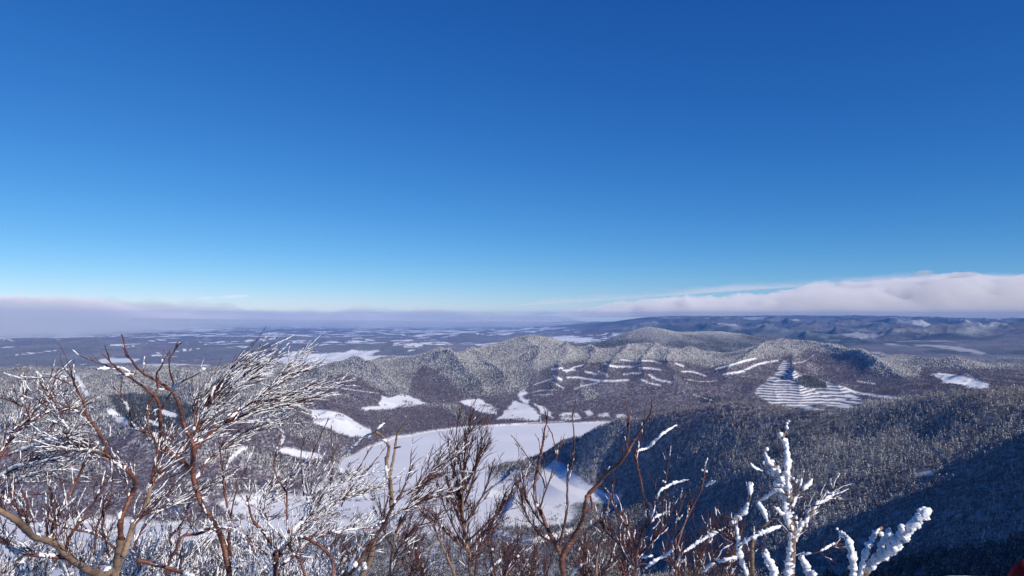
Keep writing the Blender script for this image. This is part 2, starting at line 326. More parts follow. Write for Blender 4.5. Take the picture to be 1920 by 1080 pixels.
# brown leafless woods
for P in [[(-300,846),(100,838),(200,822),(300,800),(420,790),(480,770),(560,770),(620,800),(640,840),(600,930),(500,970),(0,985),(-300,985)],
          [(560,752),(640,745),(700,760),(830,760),(860,790),(880,806),(740,826),(660,855),(600,800)],
          [(790,686),(815,694),(840,710),(862,735),(885,760),(800,758),(765,742),(772,712)],  # woods, with the shade of the ridge's left face painted in as well
          [(640,700),(680,712),(720,738),(760,765),(700,765),(650,740),(600,745),(560,735),(600,715)],
          [(1000,702),(1030,690),(1070,678),(1150,680),(1250,672),(1330,690),(1420,675),(1500,655),(1620,672),(1640,690),(1740,690),(2200,690),(2200,800),(1160,800),(990,800),(985,740)],
          [(950,735),(1000,735),(1000,800),(880,800),(860,745)]]:
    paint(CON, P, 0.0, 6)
for P, v in [([(990,664),(1020,668),(1050,655),(1090,660),(1150,658),(1200,650),(1340,676),(1240,676),(1160,674),(1080,676),(1030,690)], .8), ([(1430,648),(1465,643),(1520,652),(1500,668),(1440,668)], .7), ([(1640,668),(1690,664),(1740,676),(1720,706),(1660,705),(1625,690)], .9),
             ([(1085,712),(1098,720),(1120,735),(1118,748),(1100,752),(1088,735)], .9), ([(330,860),(420,835),(480,840),(400,870)], .5)]: paint(CON, P, v, 4)
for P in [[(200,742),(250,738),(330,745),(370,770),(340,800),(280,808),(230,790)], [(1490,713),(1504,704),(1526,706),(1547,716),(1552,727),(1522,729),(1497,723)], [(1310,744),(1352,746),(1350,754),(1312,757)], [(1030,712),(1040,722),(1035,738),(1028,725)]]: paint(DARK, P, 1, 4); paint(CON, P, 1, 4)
# plain beyond the range: fields in strips between woods
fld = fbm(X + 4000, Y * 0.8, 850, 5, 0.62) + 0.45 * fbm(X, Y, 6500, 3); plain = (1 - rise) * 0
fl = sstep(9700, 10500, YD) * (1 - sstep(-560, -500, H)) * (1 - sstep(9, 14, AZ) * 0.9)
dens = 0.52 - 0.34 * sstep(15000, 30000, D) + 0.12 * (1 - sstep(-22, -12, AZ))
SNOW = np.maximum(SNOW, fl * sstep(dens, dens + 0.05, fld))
hi = sstep(9700, 10500, YD) * rt * sstep(0.46, 0.70, fbm(X * 1.2, Y * .6, 1500, 5, 0.6)) * 0.4
SNOW = np.maximum(SNOW, hi)
fw = sstep(9300, 10200, YD); CON = CON * (1 - fw) + fw * (.35 + .5 * sstep(-.1, .3, fbm(X, Y, 1500, 3))); DARK = np.maximum(DARK, fw * (.5 + .43 * sstep(2, 9, AZ)))  # woods darker to the right; the left kept paler, fog put into the colour
for P, cv in [([(1120,650),(1160,628),(1195,612),(1225,608),(1265,618),(1310,620),(1350,616),(1410,626),(1470,642),(1540,652),(1400,668),(1250,662)], .95), ([(1500,628),(1580,628),(1640,640),(1560,655),(1480,645)], .8), ([(1780,622),(1820,610),(1870,616),(1840,632)], .9), ([(1340,612),(1500,612),(1560,622),(1400,626)], .7), ([(1650,618),(1740,615),(1760,625),(1660,632)], .7)]:
    m = (YD > 9500) & (YD < 24000) & (AZ > 4) & (AZ < 40); q_ = soft_poly(jx[m], jy[m], P, 5); CON[m] = CON[m] * (1 - q_) + q_; DARK[m] *= (1 - q_ * cv * .6 * sstep(-460, -260, H[m])); SNOW[m] = SNOW[m] * (1 - q_) + q_ * (.0 + .16 * sstep(.1, .6, fbm(X[m], Y[m], 500, 4, .6)))
for P, v in [([(465,768),(540,772),(600,798),(640,826),(600,836),(540,812),(480,796)], .5), ([(425,850),(480,842),(560,868),(602,896),(540,905),(470,882)], .45), ([(0,875),(60,868),(180,862),(240,880),(150,900),(0,905)], .5), ([(250,830),(330,815),(400,830),(370,850),(290,850)], .5), ([(330,905),(420,890),(500,915),(440,930),(350,925)], .4)]: paint(CON, P, v, 4)  # conifer bands on the left hills, sunlit stretches painted in as lighter cover
# open snow fields
for P in [[(577,768),(610,770),(640,775),(665,790),(698,806),(692,822),(655,817),(620,806),(590,794)], [(513,838),(540,840),(570,845),(602,853),(603,863),(560,858),(525,849)],
          [(715,742),(728,746),(755,738),(780,748),(805,758),(760,763),(720,769),(675,769),(680,763),(712,762)], [(858,753),(880,749),(900,748),(920,758),(933,768),(928,779),(905,775),(880,762)],
          [(950,765),(968,752),(985,757),(1000,765),(1013,780),(1010,790),(960,787),(930,787),(940,778)], [(972,738),(985,730),(990,737),(980,745),(995,750),(990,757),(975,750)], [(998,754),(1020,765),(1035,775),(1038,786),(1015,775)],
          [(1048,777),(1062,774),(1082,775),(1094,785),(1070,789),(1052,787)], [(1095,772),(1108,768),(1115,782),(1100,784)], [(1120,777),(1135,772),(1148,785),(1126,783)], [(1150,777),(1168,775),(1176,783),(1158,784)],
          [(428,716),(438,690),(470,683),(505,689),(520,706),(488,703),(468,716),(440,738)], [(1745,700),(1775,701),(1820,708),(1855,720),(1856,731),(1810,726),(1770,718)]]: paint(SNOW, P, 1, 2.0)
m_ = [(LAKE1, 0)]
for P, wd in [([(458,840),(432,862),(420,885),(426,912),(440,935)], 9), ([(500,785),(520,800),(532,815),(526,832)], 6), ([(140,704),(150,716),(162,738)], 9), ([(205,770),(235,792)], 13), ([(303,772),(328,780)], 11), ([(273,790),(297,796)], 9),
              ([(60,700),(100,702)], 3), ([(210,712),(212,722)], 4), ([(1135,682),(1147,687),(1163,688),(1182,687)], 4.4), ([(1165,675),(1187,677),(1207,677),(1227,678),(1240,682)], 3.2), ([(1198,690),(1220,691),(1238,694)], 3.8), ([(1170,702),(1187,700),(1201,699)], 3.6), ([(1065,708),(1083,708),(1103,711),(1123,714),(1150,714),(1178,713)], 3.8),
              ([(1078,730),(1093,724),(1113,720),(1124,715)], 3.6), ([(1035,692),(1054,691)], 4.2), ([(1057,695),(1078,694)], 3.4), ([(1038,705),(1052,712)], 5), ([(1033,715),(1057,728)], 2.4), ([(1217,703),(1233,712),(1258,717)], 3.8), ([(1203,712),(1223,720),(1238,722)], 3), ([(1266,682),(1282,687)], 3.6), ([(1000,741),(1037,740)], 1.6), ([(1123,697),(1137,702)], 4.5), ([(1098,697),(1118,702)], 3.8),
              ([(1343,692),(1377,683),(1397,677),(1418,672)], 3.8), ([(1357,702),(1390,697),(1423,683),(1458,676)], 4), ([(1278,697),(1300,698),(1324,706)], 3.2), ([(1583,728),(1613,738),(1653,743),(1692,748)], 4.4), ([(1487,682),(1510,677),(1527,665)], 1.4), ([(1608,715),(1640,720)], 2.4), ([(1290,712),(1320,716),(1345,714)], 1.8), ([(1180,690),(1200,684)], 2), ([(1300,740),(1340,752)], 1.6), ([(1660,752),(1700,757)], 1.6),
              ([(640,728),(712,738)], 2), ([(997,738),(1010,733),(1037,731)], 2), ([(870,800),(1010,792),(1060,790)], 1.5), ([(560,760),(575,769)], 5), ([(1000,722),(1036,710)], 2), ([(1095,684),(1075,690),(1062,698)], 3)]: stroke(SNOW, P, wd)
# terraced clearing with rows along the contours
TER = [(1416,736),(1438,712),(1455,703),(1462,685),(1472,674),(1480,683),(1488,694),(1500,703),(1540,712),(1575,724),(1610,740),(1620,763),(1560,769),(1490,769),(1450,758),(1425,747)]
paint(SNOW, TER, 0.84, 2); ROW = np.zeros_like(H); paint(ROW, TER, 1, 2); ROW[DARK > .5] = 0
paint(SNOW, [(1490,713),(1504,704),(1526,706),(1547,716),(1552,727),(1522,729),(1497,723)], 0, 2)
for P in [[(490,686),(520,672),(580,664),(650,660),(712,657),(690,667),(772,668),(765,678),(700,684),(640,691),(520,690)], [(183,674),(210,671),(262,673),(250,680),(190,681)], [(28,694),(55,691),(54,696),(30,697)], [(365,685),(392,684),(396,690),(370,691)],
          [(960,638),(1000,633),(1045,632),(1110,634),(1100,641),(1050,640),(1000,643)], [(1080,652),(1100,650),(1108,656),(1090,658)], [(900,648),(950,642),(960,646),(910,652)], [(1572,667),(1590,660),(1610,659),(1600,668)], [(260,684),(330,682),(380,685),(300,690)]]:
    paint(SNOW, P, 1, 1.5, 9500, 25000)
# lake shore land: open snow with brush
lowland = sstep(1700, 2100, D) * (1 - sstep(2950, 3450, D)) * (1 - sstep(-660, -630, H)) * sstep(-17, -13, AZ) * (1 - sstep(4.0, 5.5, AZ))
SNOW = np.maximum(SNOW, lowland * 0.92)
paint(SNOW, [(405,945),(430,932),(470,926),(560,930),(600,922),(650,925),(690,945),(680,968),(560,972),(430,965)], .95, 8, 2200, 3300)
paint(SNOW, [(1038,862),(1055,868),(1075,888),(1100,903),(1130,924),(1165,928),(1160,945),(1085,942),(1050,948),(1010,955),(975,968),(990,930),(1008,900),(1022,876)], 1, 3, 2300, 3400)
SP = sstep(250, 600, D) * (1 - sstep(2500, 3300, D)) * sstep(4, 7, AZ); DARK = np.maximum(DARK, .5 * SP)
paint(SNOW, [(1716,892),(1730,884),(1758,886),(1750,892)], 1, 2, 600, 1600)
near = np.maximum(1 - sstep(60, 120, D), (D > 300) * (1 - sstep(2300, 2500, D)) * (1 - sstep(3, 5, AZ)))
SNOW = np.maximum(SNOW, near)
lakeflat = lk * (D > 1500); SNOW = np.maximum(SNOW, lakeflat)

# ------------------------------------------------------------------ terrain materials and sheets
def terrain_build(nn, b):
    tc = nn.nodes.new('ShaderNodeTexCoord'); pos = tc.outputs['Object']
    s = attr(nn, 'snow'); cf = attr(nn, 'conifer'); dk = attr(nn, 'dark'); rw = attr(nn, 'rows')
    n1 = noise(nn, 0.055, 4, vec=pos, rough=0.7); n2 = noise(nn, 0.006, 4, vec=pos); n3 = noise(nn, 0.0011, 5, vec=pos, rough=.6)
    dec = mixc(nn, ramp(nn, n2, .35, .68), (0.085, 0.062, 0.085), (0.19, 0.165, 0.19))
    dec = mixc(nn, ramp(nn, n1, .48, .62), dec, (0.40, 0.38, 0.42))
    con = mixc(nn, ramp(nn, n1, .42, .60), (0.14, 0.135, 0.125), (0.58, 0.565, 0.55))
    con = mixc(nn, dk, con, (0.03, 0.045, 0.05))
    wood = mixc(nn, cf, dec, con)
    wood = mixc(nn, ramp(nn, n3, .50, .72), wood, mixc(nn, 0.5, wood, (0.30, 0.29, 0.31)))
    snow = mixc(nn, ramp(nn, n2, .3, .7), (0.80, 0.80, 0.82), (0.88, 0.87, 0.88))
    # rows that follow the contours of the terraced clearing
    sep = nn.nodes.new('ShaderNodeSeparateXYZ'); nn.links.new(pos, sep.inputs[0])
    ma = nd(nn, 'ShaderNodeMath', operation='MULTIPLY'); nn.links.new(sep.outputs['Z'], ma.inputs[0]); ma.inputs[1].default_value = 2 * math.pi / 14.5
    ad = nd(nn, 'ShaderNodeMath', operation='ADD'); nn.links.new(ma.outputs[0], ad.inputs[0])
    nm = nd(nn, 'ShaderNodeMath', operation='MULTIPLY'); nn.links.new(n2, nm.inputs[0]); nm.inputs[1].default_value = 9; nn.links.new(nm.outputs[0], ad.inputs[1])
    si = nd(nn, 'ShaderNodeMath', operation='SINE'); nn.links.new(ad.outputs[0], si.inputs[0])
    s2 = nd(nn, 'ShaderNodeMath', operation='MULTIPLY_ADD'); nn.links.new(si.outputs[0], s2.inputs[0]); s2.inputs[1].default_value = .5; s2.inputs[2].default_value = .5
    rr = nd(nn, 'ShaderNodeMath', operation='MULTIPLY'); nn.links.new(ramp(nn, s2.outputs[0], 0.30, 0.56), rr.inputs[0]); nn.links.new(rw, rr.inputs[1])
    rowdark = mixc(nn, ramp(nn, n1, .4, .6), (0.07, 0.065, 0.085), (0.30, 0.30, 0.33))
    snow = mixc(nn, rr.outputs[0], snow, rowdark)
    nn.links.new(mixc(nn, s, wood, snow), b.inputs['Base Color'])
M_TER = mat('terrain_cover', rough=0.85, build=terrain_build, spec=0.1)
NR, NC = H.shape
V = np.stack([X, Y, H], -1).reshape(-1, 3)
q = (np.arange(NR - 1)[:, None] * NC + np.arange(NC - 1)[None, :])
Q = np.stack([q, q + 1, q + NC + 1, q + NC], -1)
def sheet(name, mask, kind='structure'):
    mask = mask & ~((Am > 45) & ((Y[:-1, :-1] < -3500) | (X[:-1, :-1] > 34000)))
    f = Q[mask]; ids = np.unique(f); mp = np.full(len(V), -1, np.int64); mp[ids] = np.arange(len(ids))
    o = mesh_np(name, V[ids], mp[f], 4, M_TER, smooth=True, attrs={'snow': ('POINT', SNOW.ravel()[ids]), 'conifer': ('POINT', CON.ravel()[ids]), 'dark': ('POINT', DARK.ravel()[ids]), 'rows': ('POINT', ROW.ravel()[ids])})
    tag(o, kind=kind); return o
Dm = D[:-1, :-1]; Am = AZ[:-1, :-1]
z1 = Dm < 1500 + 0 * Dm; spurm = (Dm >= 330) & (Dm < 3300) & (Am > 4.5); z1 = (Dm < 1500) & ~spurm
YM = YD[:-1, :-1]; hillm = (Dm >= 3050) & (YM < 9600) & (H[:-1, :-1] > -690); farm = (YM >= 9600) & (Dm > 5000)
sheet('hillside', z1); sheet('spur', spurm & ~z1)
mtn = (YM >= 18000) & (Am > 5)
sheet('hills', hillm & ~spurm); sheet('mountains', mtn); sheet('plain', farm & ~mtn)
sheet('valley_floor', ~(z1 | spurm | hillm | farm))
# frozen lake
def lake_build(nn, b):
    n1 = noise(nn, 0.004, 5); n2 = noise(nn, 0.02, 3)
    nn.links.new(mixc(nn, ramp(nn, n1, .3, .7), (0.74, 0.74, 0.78), (0.82, 0.81, 0.84)), b.inputs['Base Color'])
M_LAKE = mat('lake_snow', rough=0.8, build=lake_build)
gx, gy = np.meshgrid(np.linspace(-3600, 1900, 40), np.linspace(1650, 5200, 30)); gi = np.arange(29)[:, None] * 40 + np.arange(39)[None, :]
tag(mesh_np('frozen_lake', np.stack([gx.ravel(), gy.ravel(), np.full(gx.size, -700.0)], -1), np.stack([gi, gi+1, gi+41, gi+40], -1).reshape(-1, 4), 4, M_LAKE), kind='structure')

# ------------------------------------------------------------------ woods
lnr = np.log(rows)
def idx(az, d):
    i = np.clip(np.searchsorted(rows, d) - 1, 0, NR - 2); j = np.clip(np.searchsorted(cols, az) - 1, 0, NC - 2)
    return i, j, np.clip((d - rows[i]) / (rows[i+1] - rows[i]), 0, 1), np.clip((az - cols[j]) / (cols[j+1] - cols[j]), 0, 1)
def samp(arr, az, d):
    i, j, t, s = idx(az, d)
    return (arr[i, j] * (1-s) + arr[i, j+1] * s) * (1-t) + (arr[i+1, j] * (1-s) + arr[i+1, j+1] * s) * t
def scatter(az0, az1, d0, d1, sp_m, hide=25):
    area = math.radians(az1 - az0) / 2 * (d1**2 - d0**2); N = int(area / sp_m**2)
    az = rng.uniform(az0, az1, N); d = np.sqrt(rng.uniform(d0**2, d1**2, N))
    v = samp(VIS, az, d) < hide
    return az[v], d[v]
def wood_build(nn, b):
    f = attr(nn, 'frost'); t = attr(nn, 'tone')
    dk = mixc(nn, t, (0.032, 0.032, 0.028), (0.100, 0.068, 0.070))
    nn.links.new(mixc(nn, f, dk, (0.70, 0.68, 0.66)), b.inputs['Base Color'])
M_WOOD = mat('wood_cover', rough=0.8, build=wood_build, spec=0.1)
def cones(P, ht, rad, sides, tiers, jit=0.25):
    """spiky tiered cones for many trees at once; returns verts, tris, tri owner"""
    N = len(P); Vs = []; Ts = []; off = 0; own = []
    for k in range(tiers):
        zb = ht * (0.10 + 0.62 * k / max(tiers, 1)); zt = np.minimum(ht, ht * (0.55 + 0.50 * k / max(tiers - 1, 1))) if tiers > 1 else ht
        rr = rad * (1 - 0.62 * k / max(tiers, 1))
        apex = P + np.stack([rng.normal(0, .06, N) * rad, rng.normal(0, .06, N) * rad, zt], -1)
        a0 = rng.uniform(0, 6.28, N)
        ring = []
        for s in range(sides):
            a = a0 + 2 * np.pi * s / sides + rng.normal(0, .2, N); rj = rr * (1 + rng.normal(0, jit, N)); zz = zb + ht * rng.normal(0, .05, N)
            ring.append(P + np.stack([np.cos(a) * rj, np.sin(a) * rj, zz], -1))
        blk = np.stack([apex] + ring, 1); Vs.append(blk.reshape(-1, 3))
        b0 = off + np.arange(N) * (sides + 1)
        for s in range(sides):
            Ts.append(np.stack([b0, b0 + 1 + s, b0 + 1 + (s + 1) % sides], -1)); own.append(np.arange(N))
        off += N * (sides + 1)
    return np.concatenate(Vs), np.concatenate(Ts), np.concatenate(own)
def tufts(P, ht, rad, nt, w=0.22, flat=False):
    """upright slivers: the bare crowns of leafless trees"""
    N = len(P); Vs = []; Ts = []; own = []; off = 0
    for k in range(nt):
        a = rng.uniform(0, 6.28, N); rr = rad * rng.uniform(.2, 1, N); z0 = ht * rng.uniform(0.0, .45, N); z1 = ht * rng.uniform(.7, 1, N)
        c0 = P + np.stack([np.cos(a) * rr * .3, np.sin(a) * rr * .3, z0], -1); c1 = P + np.stack([np.cos(a) * rr, np.sin(a) * rr, z1], -1)
        b = rng.uniform(0, 6.28, N); wd = rad * w * rng.uniform(.5, 1.4, N); o2 = np.stack([np.cos(b) * wd, np.sin(b) * wd, 0 * b], -1)
        blk = np.stack([c0, c1 - o2, c1 + o2], 1); Vs.append(blk.reshape(-1, 3)); b0 = off + np.arange(N) * 3
        Ts.append(np.stack([b0, b0+1, b0+2], -1)); own.append(np.arange(N)); off += 3 * N
    return np.concatenate(Vs), np.concatenate(Ts), np.concatenate(own)
def leafy(P, ht, rad, nt, size, conic):
    """crown volume filled with small clump faces; conic 1 = fir, 0 = round"""
    N = len(P); Vs = []; own = []; zz = []
    for k in range(nt):
        t = rng.uniform(0.08, 1, N) if conic else rng.uniform(.25, 1, N)
        env = (1 - t) * 1.0 + .05 if conic else np.sqrt(np.clip(1 - ((t - .62) / .40) ** 2, 0.02, 1))
        a = rng.uniform(0, 6.28, N); rr = rad * env * np.sqrt(rng.uniform(.25, 1, N))
        c0 = P + np.stack([np.cos(a) * rr, np.sin(a) * rr, ht * t], -1)
        s = size * rad * rng.uniform(.6, 1.3, N)
        dirv = np.stack([np.cos(a), np.sin(a), rng.uniform(-.5, .2, N)], -1); side = np.stack([-np.sin(a), np.cos(a), rng.normal(0, .4, N)], -1)
        up_ = np.stack([0*a, 0*a, s * .6], -1)
        blk = np.stack([c0 - dirv * s[:, None] * .5 + up_, c0 + dirv * s[:, None] * .5 + side * s[:, None] * .55 - up_ * .3, c0 + dirv * s[:, None] * .5 - side * s[:, None] * .55 - up_ * .3], 1)
        Vs.append(blk.reshape(-1, 3)); own.append(np.arange(N)); zz.append(t)
    Vv = np.concatenate(Vs); return Vv, np.arange(len(Vv)).reshape(-1, 3), np.concatenate(own), np.concatenate(zz)
def place(az, d, sink=0.4):
    z = samp(H, az, d); return np.stack([d * np.sin(np.radians(az)), d * np.cos(np.radians(az)), z - sink], -1)
def wood(name, az, d, kind, frost, fj, tone, ht0, ht1, rk, label=None, far_=True, detail=4):
    P = place(az, d); N = len(P); ht = rng.uniform(ht0, ht1, N); rad = ht * rk * rng.uniform(.8, 1.2, N)
    if kind == 'cone': v, t, ow = cones(P, ht, rad, detail, 1 if detail < 5 else 2)
    elif kind == 'tuft': v, t, ow = tufts(P, ht, rad, detail)
    fr = np.clip(frost[ow] + rng.normal(0, fj, len(t)), 0, 1); tn = np.full(len(t), tone)
    o = mesh_np(name, v, t, 3, M_WOOD, attrs={'frost': ('FACE', fr), 'tone': ('FACE', tn)})
    tag(o, kind='stuff', label=label); return o
# hills beyond the lake
az, d = scatter(-37, 37, 2300, 11800, 9.0, 20); k_ = d * np.cos(np.radians(az)) < 9500; az, d = az[k_], d[k_]
snw = samp(SNOW, az, d); cn = samp(CON, az, d); dk = samp(DARK, az, d); zz_ = samp(H, az, d)
rw = samp(ROW, az, d)
isl = (fbm(d * np.sin(np.radians(az)), d * np.cos(np.radians(az)), 210, 4, .6) > .42) & (samp(ROW, az, d) < .3)
ok = ((snw < 0.35 + rng.uniform(-.25, .35, len(az))) | (isl & (rng.uniform(0, 1, len(az)) < .5))) & (zz_ > -697.9) & (samp(lakeflat, az, d) < .2)
clump = fbm(d * np.sin(np.radians(az)), d * np.cos(np.radians(az)), 330, 3)
ok &= (d > 3000) | ((az < -15) & (snw < .3) & (samp(PY, az, d) > 800))
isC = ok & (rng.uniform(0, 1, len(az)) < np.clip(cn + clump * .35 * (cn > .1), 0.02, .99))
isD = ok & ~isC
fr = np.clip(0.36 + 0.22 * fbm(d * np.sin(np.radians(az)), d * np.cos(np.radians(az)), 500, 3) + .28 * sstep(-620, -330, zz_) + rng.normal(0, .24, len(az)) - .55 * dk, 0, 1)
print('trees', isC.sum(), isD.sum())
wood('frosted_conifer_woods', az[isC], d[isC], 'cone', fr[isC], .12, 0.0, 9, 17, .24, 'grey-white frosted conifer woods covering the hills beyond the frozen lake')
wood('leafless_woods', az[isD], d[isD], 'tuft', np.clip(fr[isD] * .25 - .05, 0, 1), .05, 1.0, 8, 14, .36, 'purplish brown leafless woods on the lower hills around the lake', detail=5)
az, d = scatter(3, 24, 9600, 14200, 11, 25); k_ = (d * np.cos(np.radians(az)) < 12800) & (samp(PY, az, d) < 660) & (samp(H, az, d) > -560) & (samp(SNOW, az, d) < .4); az, d = az[k_], d[k_]
fr = np.clip(.16 + .5 * sstep(-440, -230, samp(H, az, d)) + .25 * fbm(d * np.sin(np.radians(az)), d * np.cos(np.radians(az)), 400, 3) + rng.normal(0, .2, len(az)), 0, 1); print('hill2', len(az))
wood('frosted_hill_woods', az, d, 'cone', fr, .12, 0.0, 10, 18, .26, 'pale frosted woods on the rounded hill behind the range right of centre')
# shore brush and scattered trees on the low land
az, d = scatter(-30, 8, 1900, 3300, 8.5, 20)
sel = (samp(lakeflat, az, d) < .15) & (samp(SNOW, az, d) > .3)
xx, yy = d * np.sin(np.radians(az)), d * np.cos(np.radians(az))
sel &= (fbm(xx, yy, 260, 4, .6) + rng.normal(0, .25, len(az))) > 0.22
shore_d = np.minimum(segdist(xx, yy, LAKE1, True), segdist(xx, yy, LAKE2, True))
sel |= (shore_d < 45) & (samp(lakeflat, az, d) < .3) & (rng.uniform(0, 1, len(az)) < .8)
px_, py_ = proj(xx, yy, samp(H, az, d)); sel &= ~inpoly(px_, py_, [(1030,862),(1075,888),(1130,924),(1050,948),(975,968),(990,930)])
wood('lakeshore_brush', az[sel], d[sel], 'tuft', np.full(sel.sum(), .12), .1, .75, 5, 11, .4, 'thin dark brush and small bare trees on the snowy lake shore', detail=5)
# the wood on the near spur
SINGLE_D = 1105.0
az, d = scatter(2.0, 40, 800, 3450, 6.6, 14)
xx, yy = d * np.sin(np.radians(az)), d * np.cos(np.radians(az)); px_, py_ = proj(xx, yy, samp(H, az, d))
ok = (samp(SNOW, az, d) < .4) & (samp(H, az, d) > -690) & (d > SINGLE_D)
brown = fbm(xx, yy, 380, 3) + rng.normal(0, .35, len(az)) + 0.9 * np.exp(-((np.interp(px_, [q[0] for q in SPUR], [q[1] for q in SPUR]) - py_ + 4) / 7) ** 2) * (px_ < 1560) 
isB = ok & (brown > .34); isC = ok & ~isB & (rng.uniform(0, 1, len(az)) < .92)
print('spur', isB.sum(), isC.sum())
def leafwood(name, az, d, conic, frost, tone, ht0, ht1, rk, nt, size, label):
    P = place(az, d); N = len(P); ht = rng.uniform(ht0, ht1, N); rad = ht * rk * rng.uniform(.8, 1.25, N)
    v, t, ow, tz = leafy(P, ht, rad, nt, size, conic)
    fr = np.clip(frost[ow] + rng.normal(0, .22, len(t)), 0, 1)
    o = mesh_np(name, v, t, 3, M_WOOD, attrs={'frost': ('FACE', fr), 'tone': ('FACE', np.full(len(t), tone))}); tag(o, kind='stuff', label=label)
fz = lambda m: np.clip(.50 + .26 * fbm(xx[m], yy[m], 160, 3) + rng.normal(0, .2, m.sum()), 0, 1)
leafwood('snowy_fir_woods', az[isC], d[isC], True, fz(isC), .12, 6, 16, .25, 22, .38, 'dense frosted fir wood over the spur to the right of the lake')
leafwood('brown_bare_woods', az[isB], d[isB], False, fz(isB) * .5, .9, 6, 12, .38, 22, .28, 'brown leafless trees along the crest of the near spur')
az, d = scatter(-33, 10, 1300, 2350, 7.0, 16)
xx, yy = d * np.sin(np.radians(az)), d * np.cos(np.radians(az)); sel = (fbm(xx, yy, 330, 4, .6) + rng.normal(0, .15, len(az)) > .08) & (samp(H, az, d) > -694)
sel |= (az > -14) & (samp(H, az, d) > -694) & (rng.uniform(0, 1, len(az)) < .8)
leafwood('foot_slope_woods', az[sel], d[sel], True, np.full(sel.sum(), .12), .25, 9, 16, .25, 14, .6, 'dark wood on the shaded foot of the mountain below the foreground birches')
# single trees, copied with their parts
def tree_parts(conic, nt, seed):
    P = np.zeros((1, 3)); H1 = np.array([12.0]); v, t, ow, tz = leafy(P, H1, H1 * (.25 if conic else .33), nt, .34, conic)
    fr = np.clip((.10 if conic else .06) + rng.normal(0, .2, len(t)), 0, 1)  # frost cut low here, so the slope's shade is partly in the crown colour
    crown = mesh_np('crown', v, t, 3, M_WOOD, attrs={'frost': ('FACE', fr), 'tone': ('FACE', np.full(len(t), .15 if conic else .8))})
    a = np.arange(6) * np.pi / 3; zs = [-.8, 4, 9.5, 11.8] if conic else [-.8, 4, 8, 10.5]; rs = [.22, .17, .08, .02]
    vv = np.array([[np.cos(x) * r_ + .05 * z_ ** .5 * (z_ > 0) * (0 if conic else 1), np.sin(x) * r_, z_] for z_, r_ in zip(zs, rs) for x in a]); ff = [[k * 6 + i, k * 6 + (i + 1) % 6, (k + 1) * 6 + (i + 1) % 6, (k + 1) * 6 + i] for k in range(3) for i in range(6)]
    trunk = mesh_np('trunk', vv, ff, 4, M_TRUNK); return crown, trunk
M_TRUNK = mat('tree_bark', (0.09, 0.07, 0.06), .9)
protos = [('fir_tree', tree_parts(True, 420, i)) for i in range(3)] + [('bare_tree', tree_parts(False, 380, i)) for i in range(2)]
used = [False] * 5
az, d = scatter(9, 37, 900, 1500, 8.5, 8)
px_, py_ = proj(d * np.sin(np.radians(az)), d * np.cos(np.radians(az)), samp(H, az, d) + 8)
vis = (py_ < 1082) & (px_ < 1922) & (py_ > 850) & (samp(SNOW, az, d) < .4); az, d = az[vis], d[vis]
order = np.argsort(d)[:298]
if len(order): TREE_D = d[order].max()
allT = [(a_, b_, 0) for a_, b_ in zip(az[order], d[order])]
print('single trees', len(allT), TREE_D)
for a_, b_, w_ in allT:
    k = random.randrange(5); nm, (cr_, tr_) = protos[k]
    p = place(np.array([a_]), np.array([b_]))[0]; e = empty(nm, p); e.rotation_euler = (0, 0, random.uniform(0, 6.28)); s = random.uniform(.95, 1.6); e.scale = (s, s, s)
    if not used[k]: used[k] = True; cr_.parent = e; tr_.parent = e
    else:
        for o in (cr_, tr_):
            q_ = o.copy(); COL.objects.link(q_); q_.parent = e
    fir = nm == 'fir_tree'
    if w_ == 0: tag(e, ('snow-dusted dark fir' if fir else 'bare frosted broadleaf tree') + ' among the shaded trees on the lower right slope', 'tree', 'trees on the shaded lower right slope')
    else: tag(e, ('snow-dusted dark fir' if fir else 'bare frosted broadleaf tree') + ' on the steep slope below the foreground birches', 'tree', 'trees on the slope below the birches')
for k, (nm, pr_) in enumerate(protos):
    if not used[k]:
        for o in pr_: bpy.data.objects.remove(o)


# ------------------------------------------------------------------ foreground birches and shrubs
def bark_build(c0, c1, c2, sc_=1.0):
    def f(nn, b):
        tc = nn.nodes.new('ShaderNodeTexCoord'); mp = nn.nodes.new('ShaderNodeMapping'); mp.inputs['Scale'].default_value = (30 * sc_, 30 * sc_, 190 * sc_); nn.links.new(tc.outputs['Object'], mp.inputs[0])
        n1 = noise(nn, 1.0, 4, vec=mp.outputs[0], rough=.65); n2 = noise(nn, 14, 3, vec=tc.outputs['Object'])
        a = mixc(nn, ramp(nn, n2, .35, .65), c0, c1); nn.links.new(mixc(nn, ramp(nn, n1, .54, .66), a, c2), b.inputs['Base Color'])
        bp = nd(nn, 'ShaderNodeBump', Strength=.5, Distance=.003); nn.links.new(n1, bp.inputs['Height']); nn.links.new(bp.outputs[0], b.inputs['Normal'])
    return f
M_RED = mat('bark_red', rough=.5, build=bark_build((.085, .026, .020), (.17, .060, .040), (.30, .19, .15)), spec=.35)
M_TAN = mat('bark_tan', rough=.7, build=bark_build((.16, .10, .07), (.28, .20, .15), (.06, .035, .028)))
M_DRK = mat('bark_dark', rough=.6, build=bark_build((.05, .026, .028), (.10, .050, .042), (.2, .15, .14)))
M_TWIG = mat('twig_bark', rough=.6, build=bark_build((.05, .020, .024), (.095, .038, .036), (.15, .09, .085)))
def rime_build(nn, b):
    tc = nn.nodes.new('ShaderNodeTexCoord'); n1 = noise(nn, 160, 4, vec=tc.outputs['Object'], rough=.7)
    nn.links.new(mixc(nn, ramp(nn, n1, .3, .7), (.80, .81, .85), (.90, .90, .92)), b.inputs['Base Color'])
    bp = nd(nn, 'ShaderNodeBump', Strength=.6, Distance=.004); nn.links.new(n1, bp.inputs['Height']); nn.links.new(bp.outputs[0], b.inputs['Normal'])
    b.inputs['Subsurface Weight'].default_value = .0
M_RIME = mat('rime', rough=.7, build=rime_build, spec=.3)
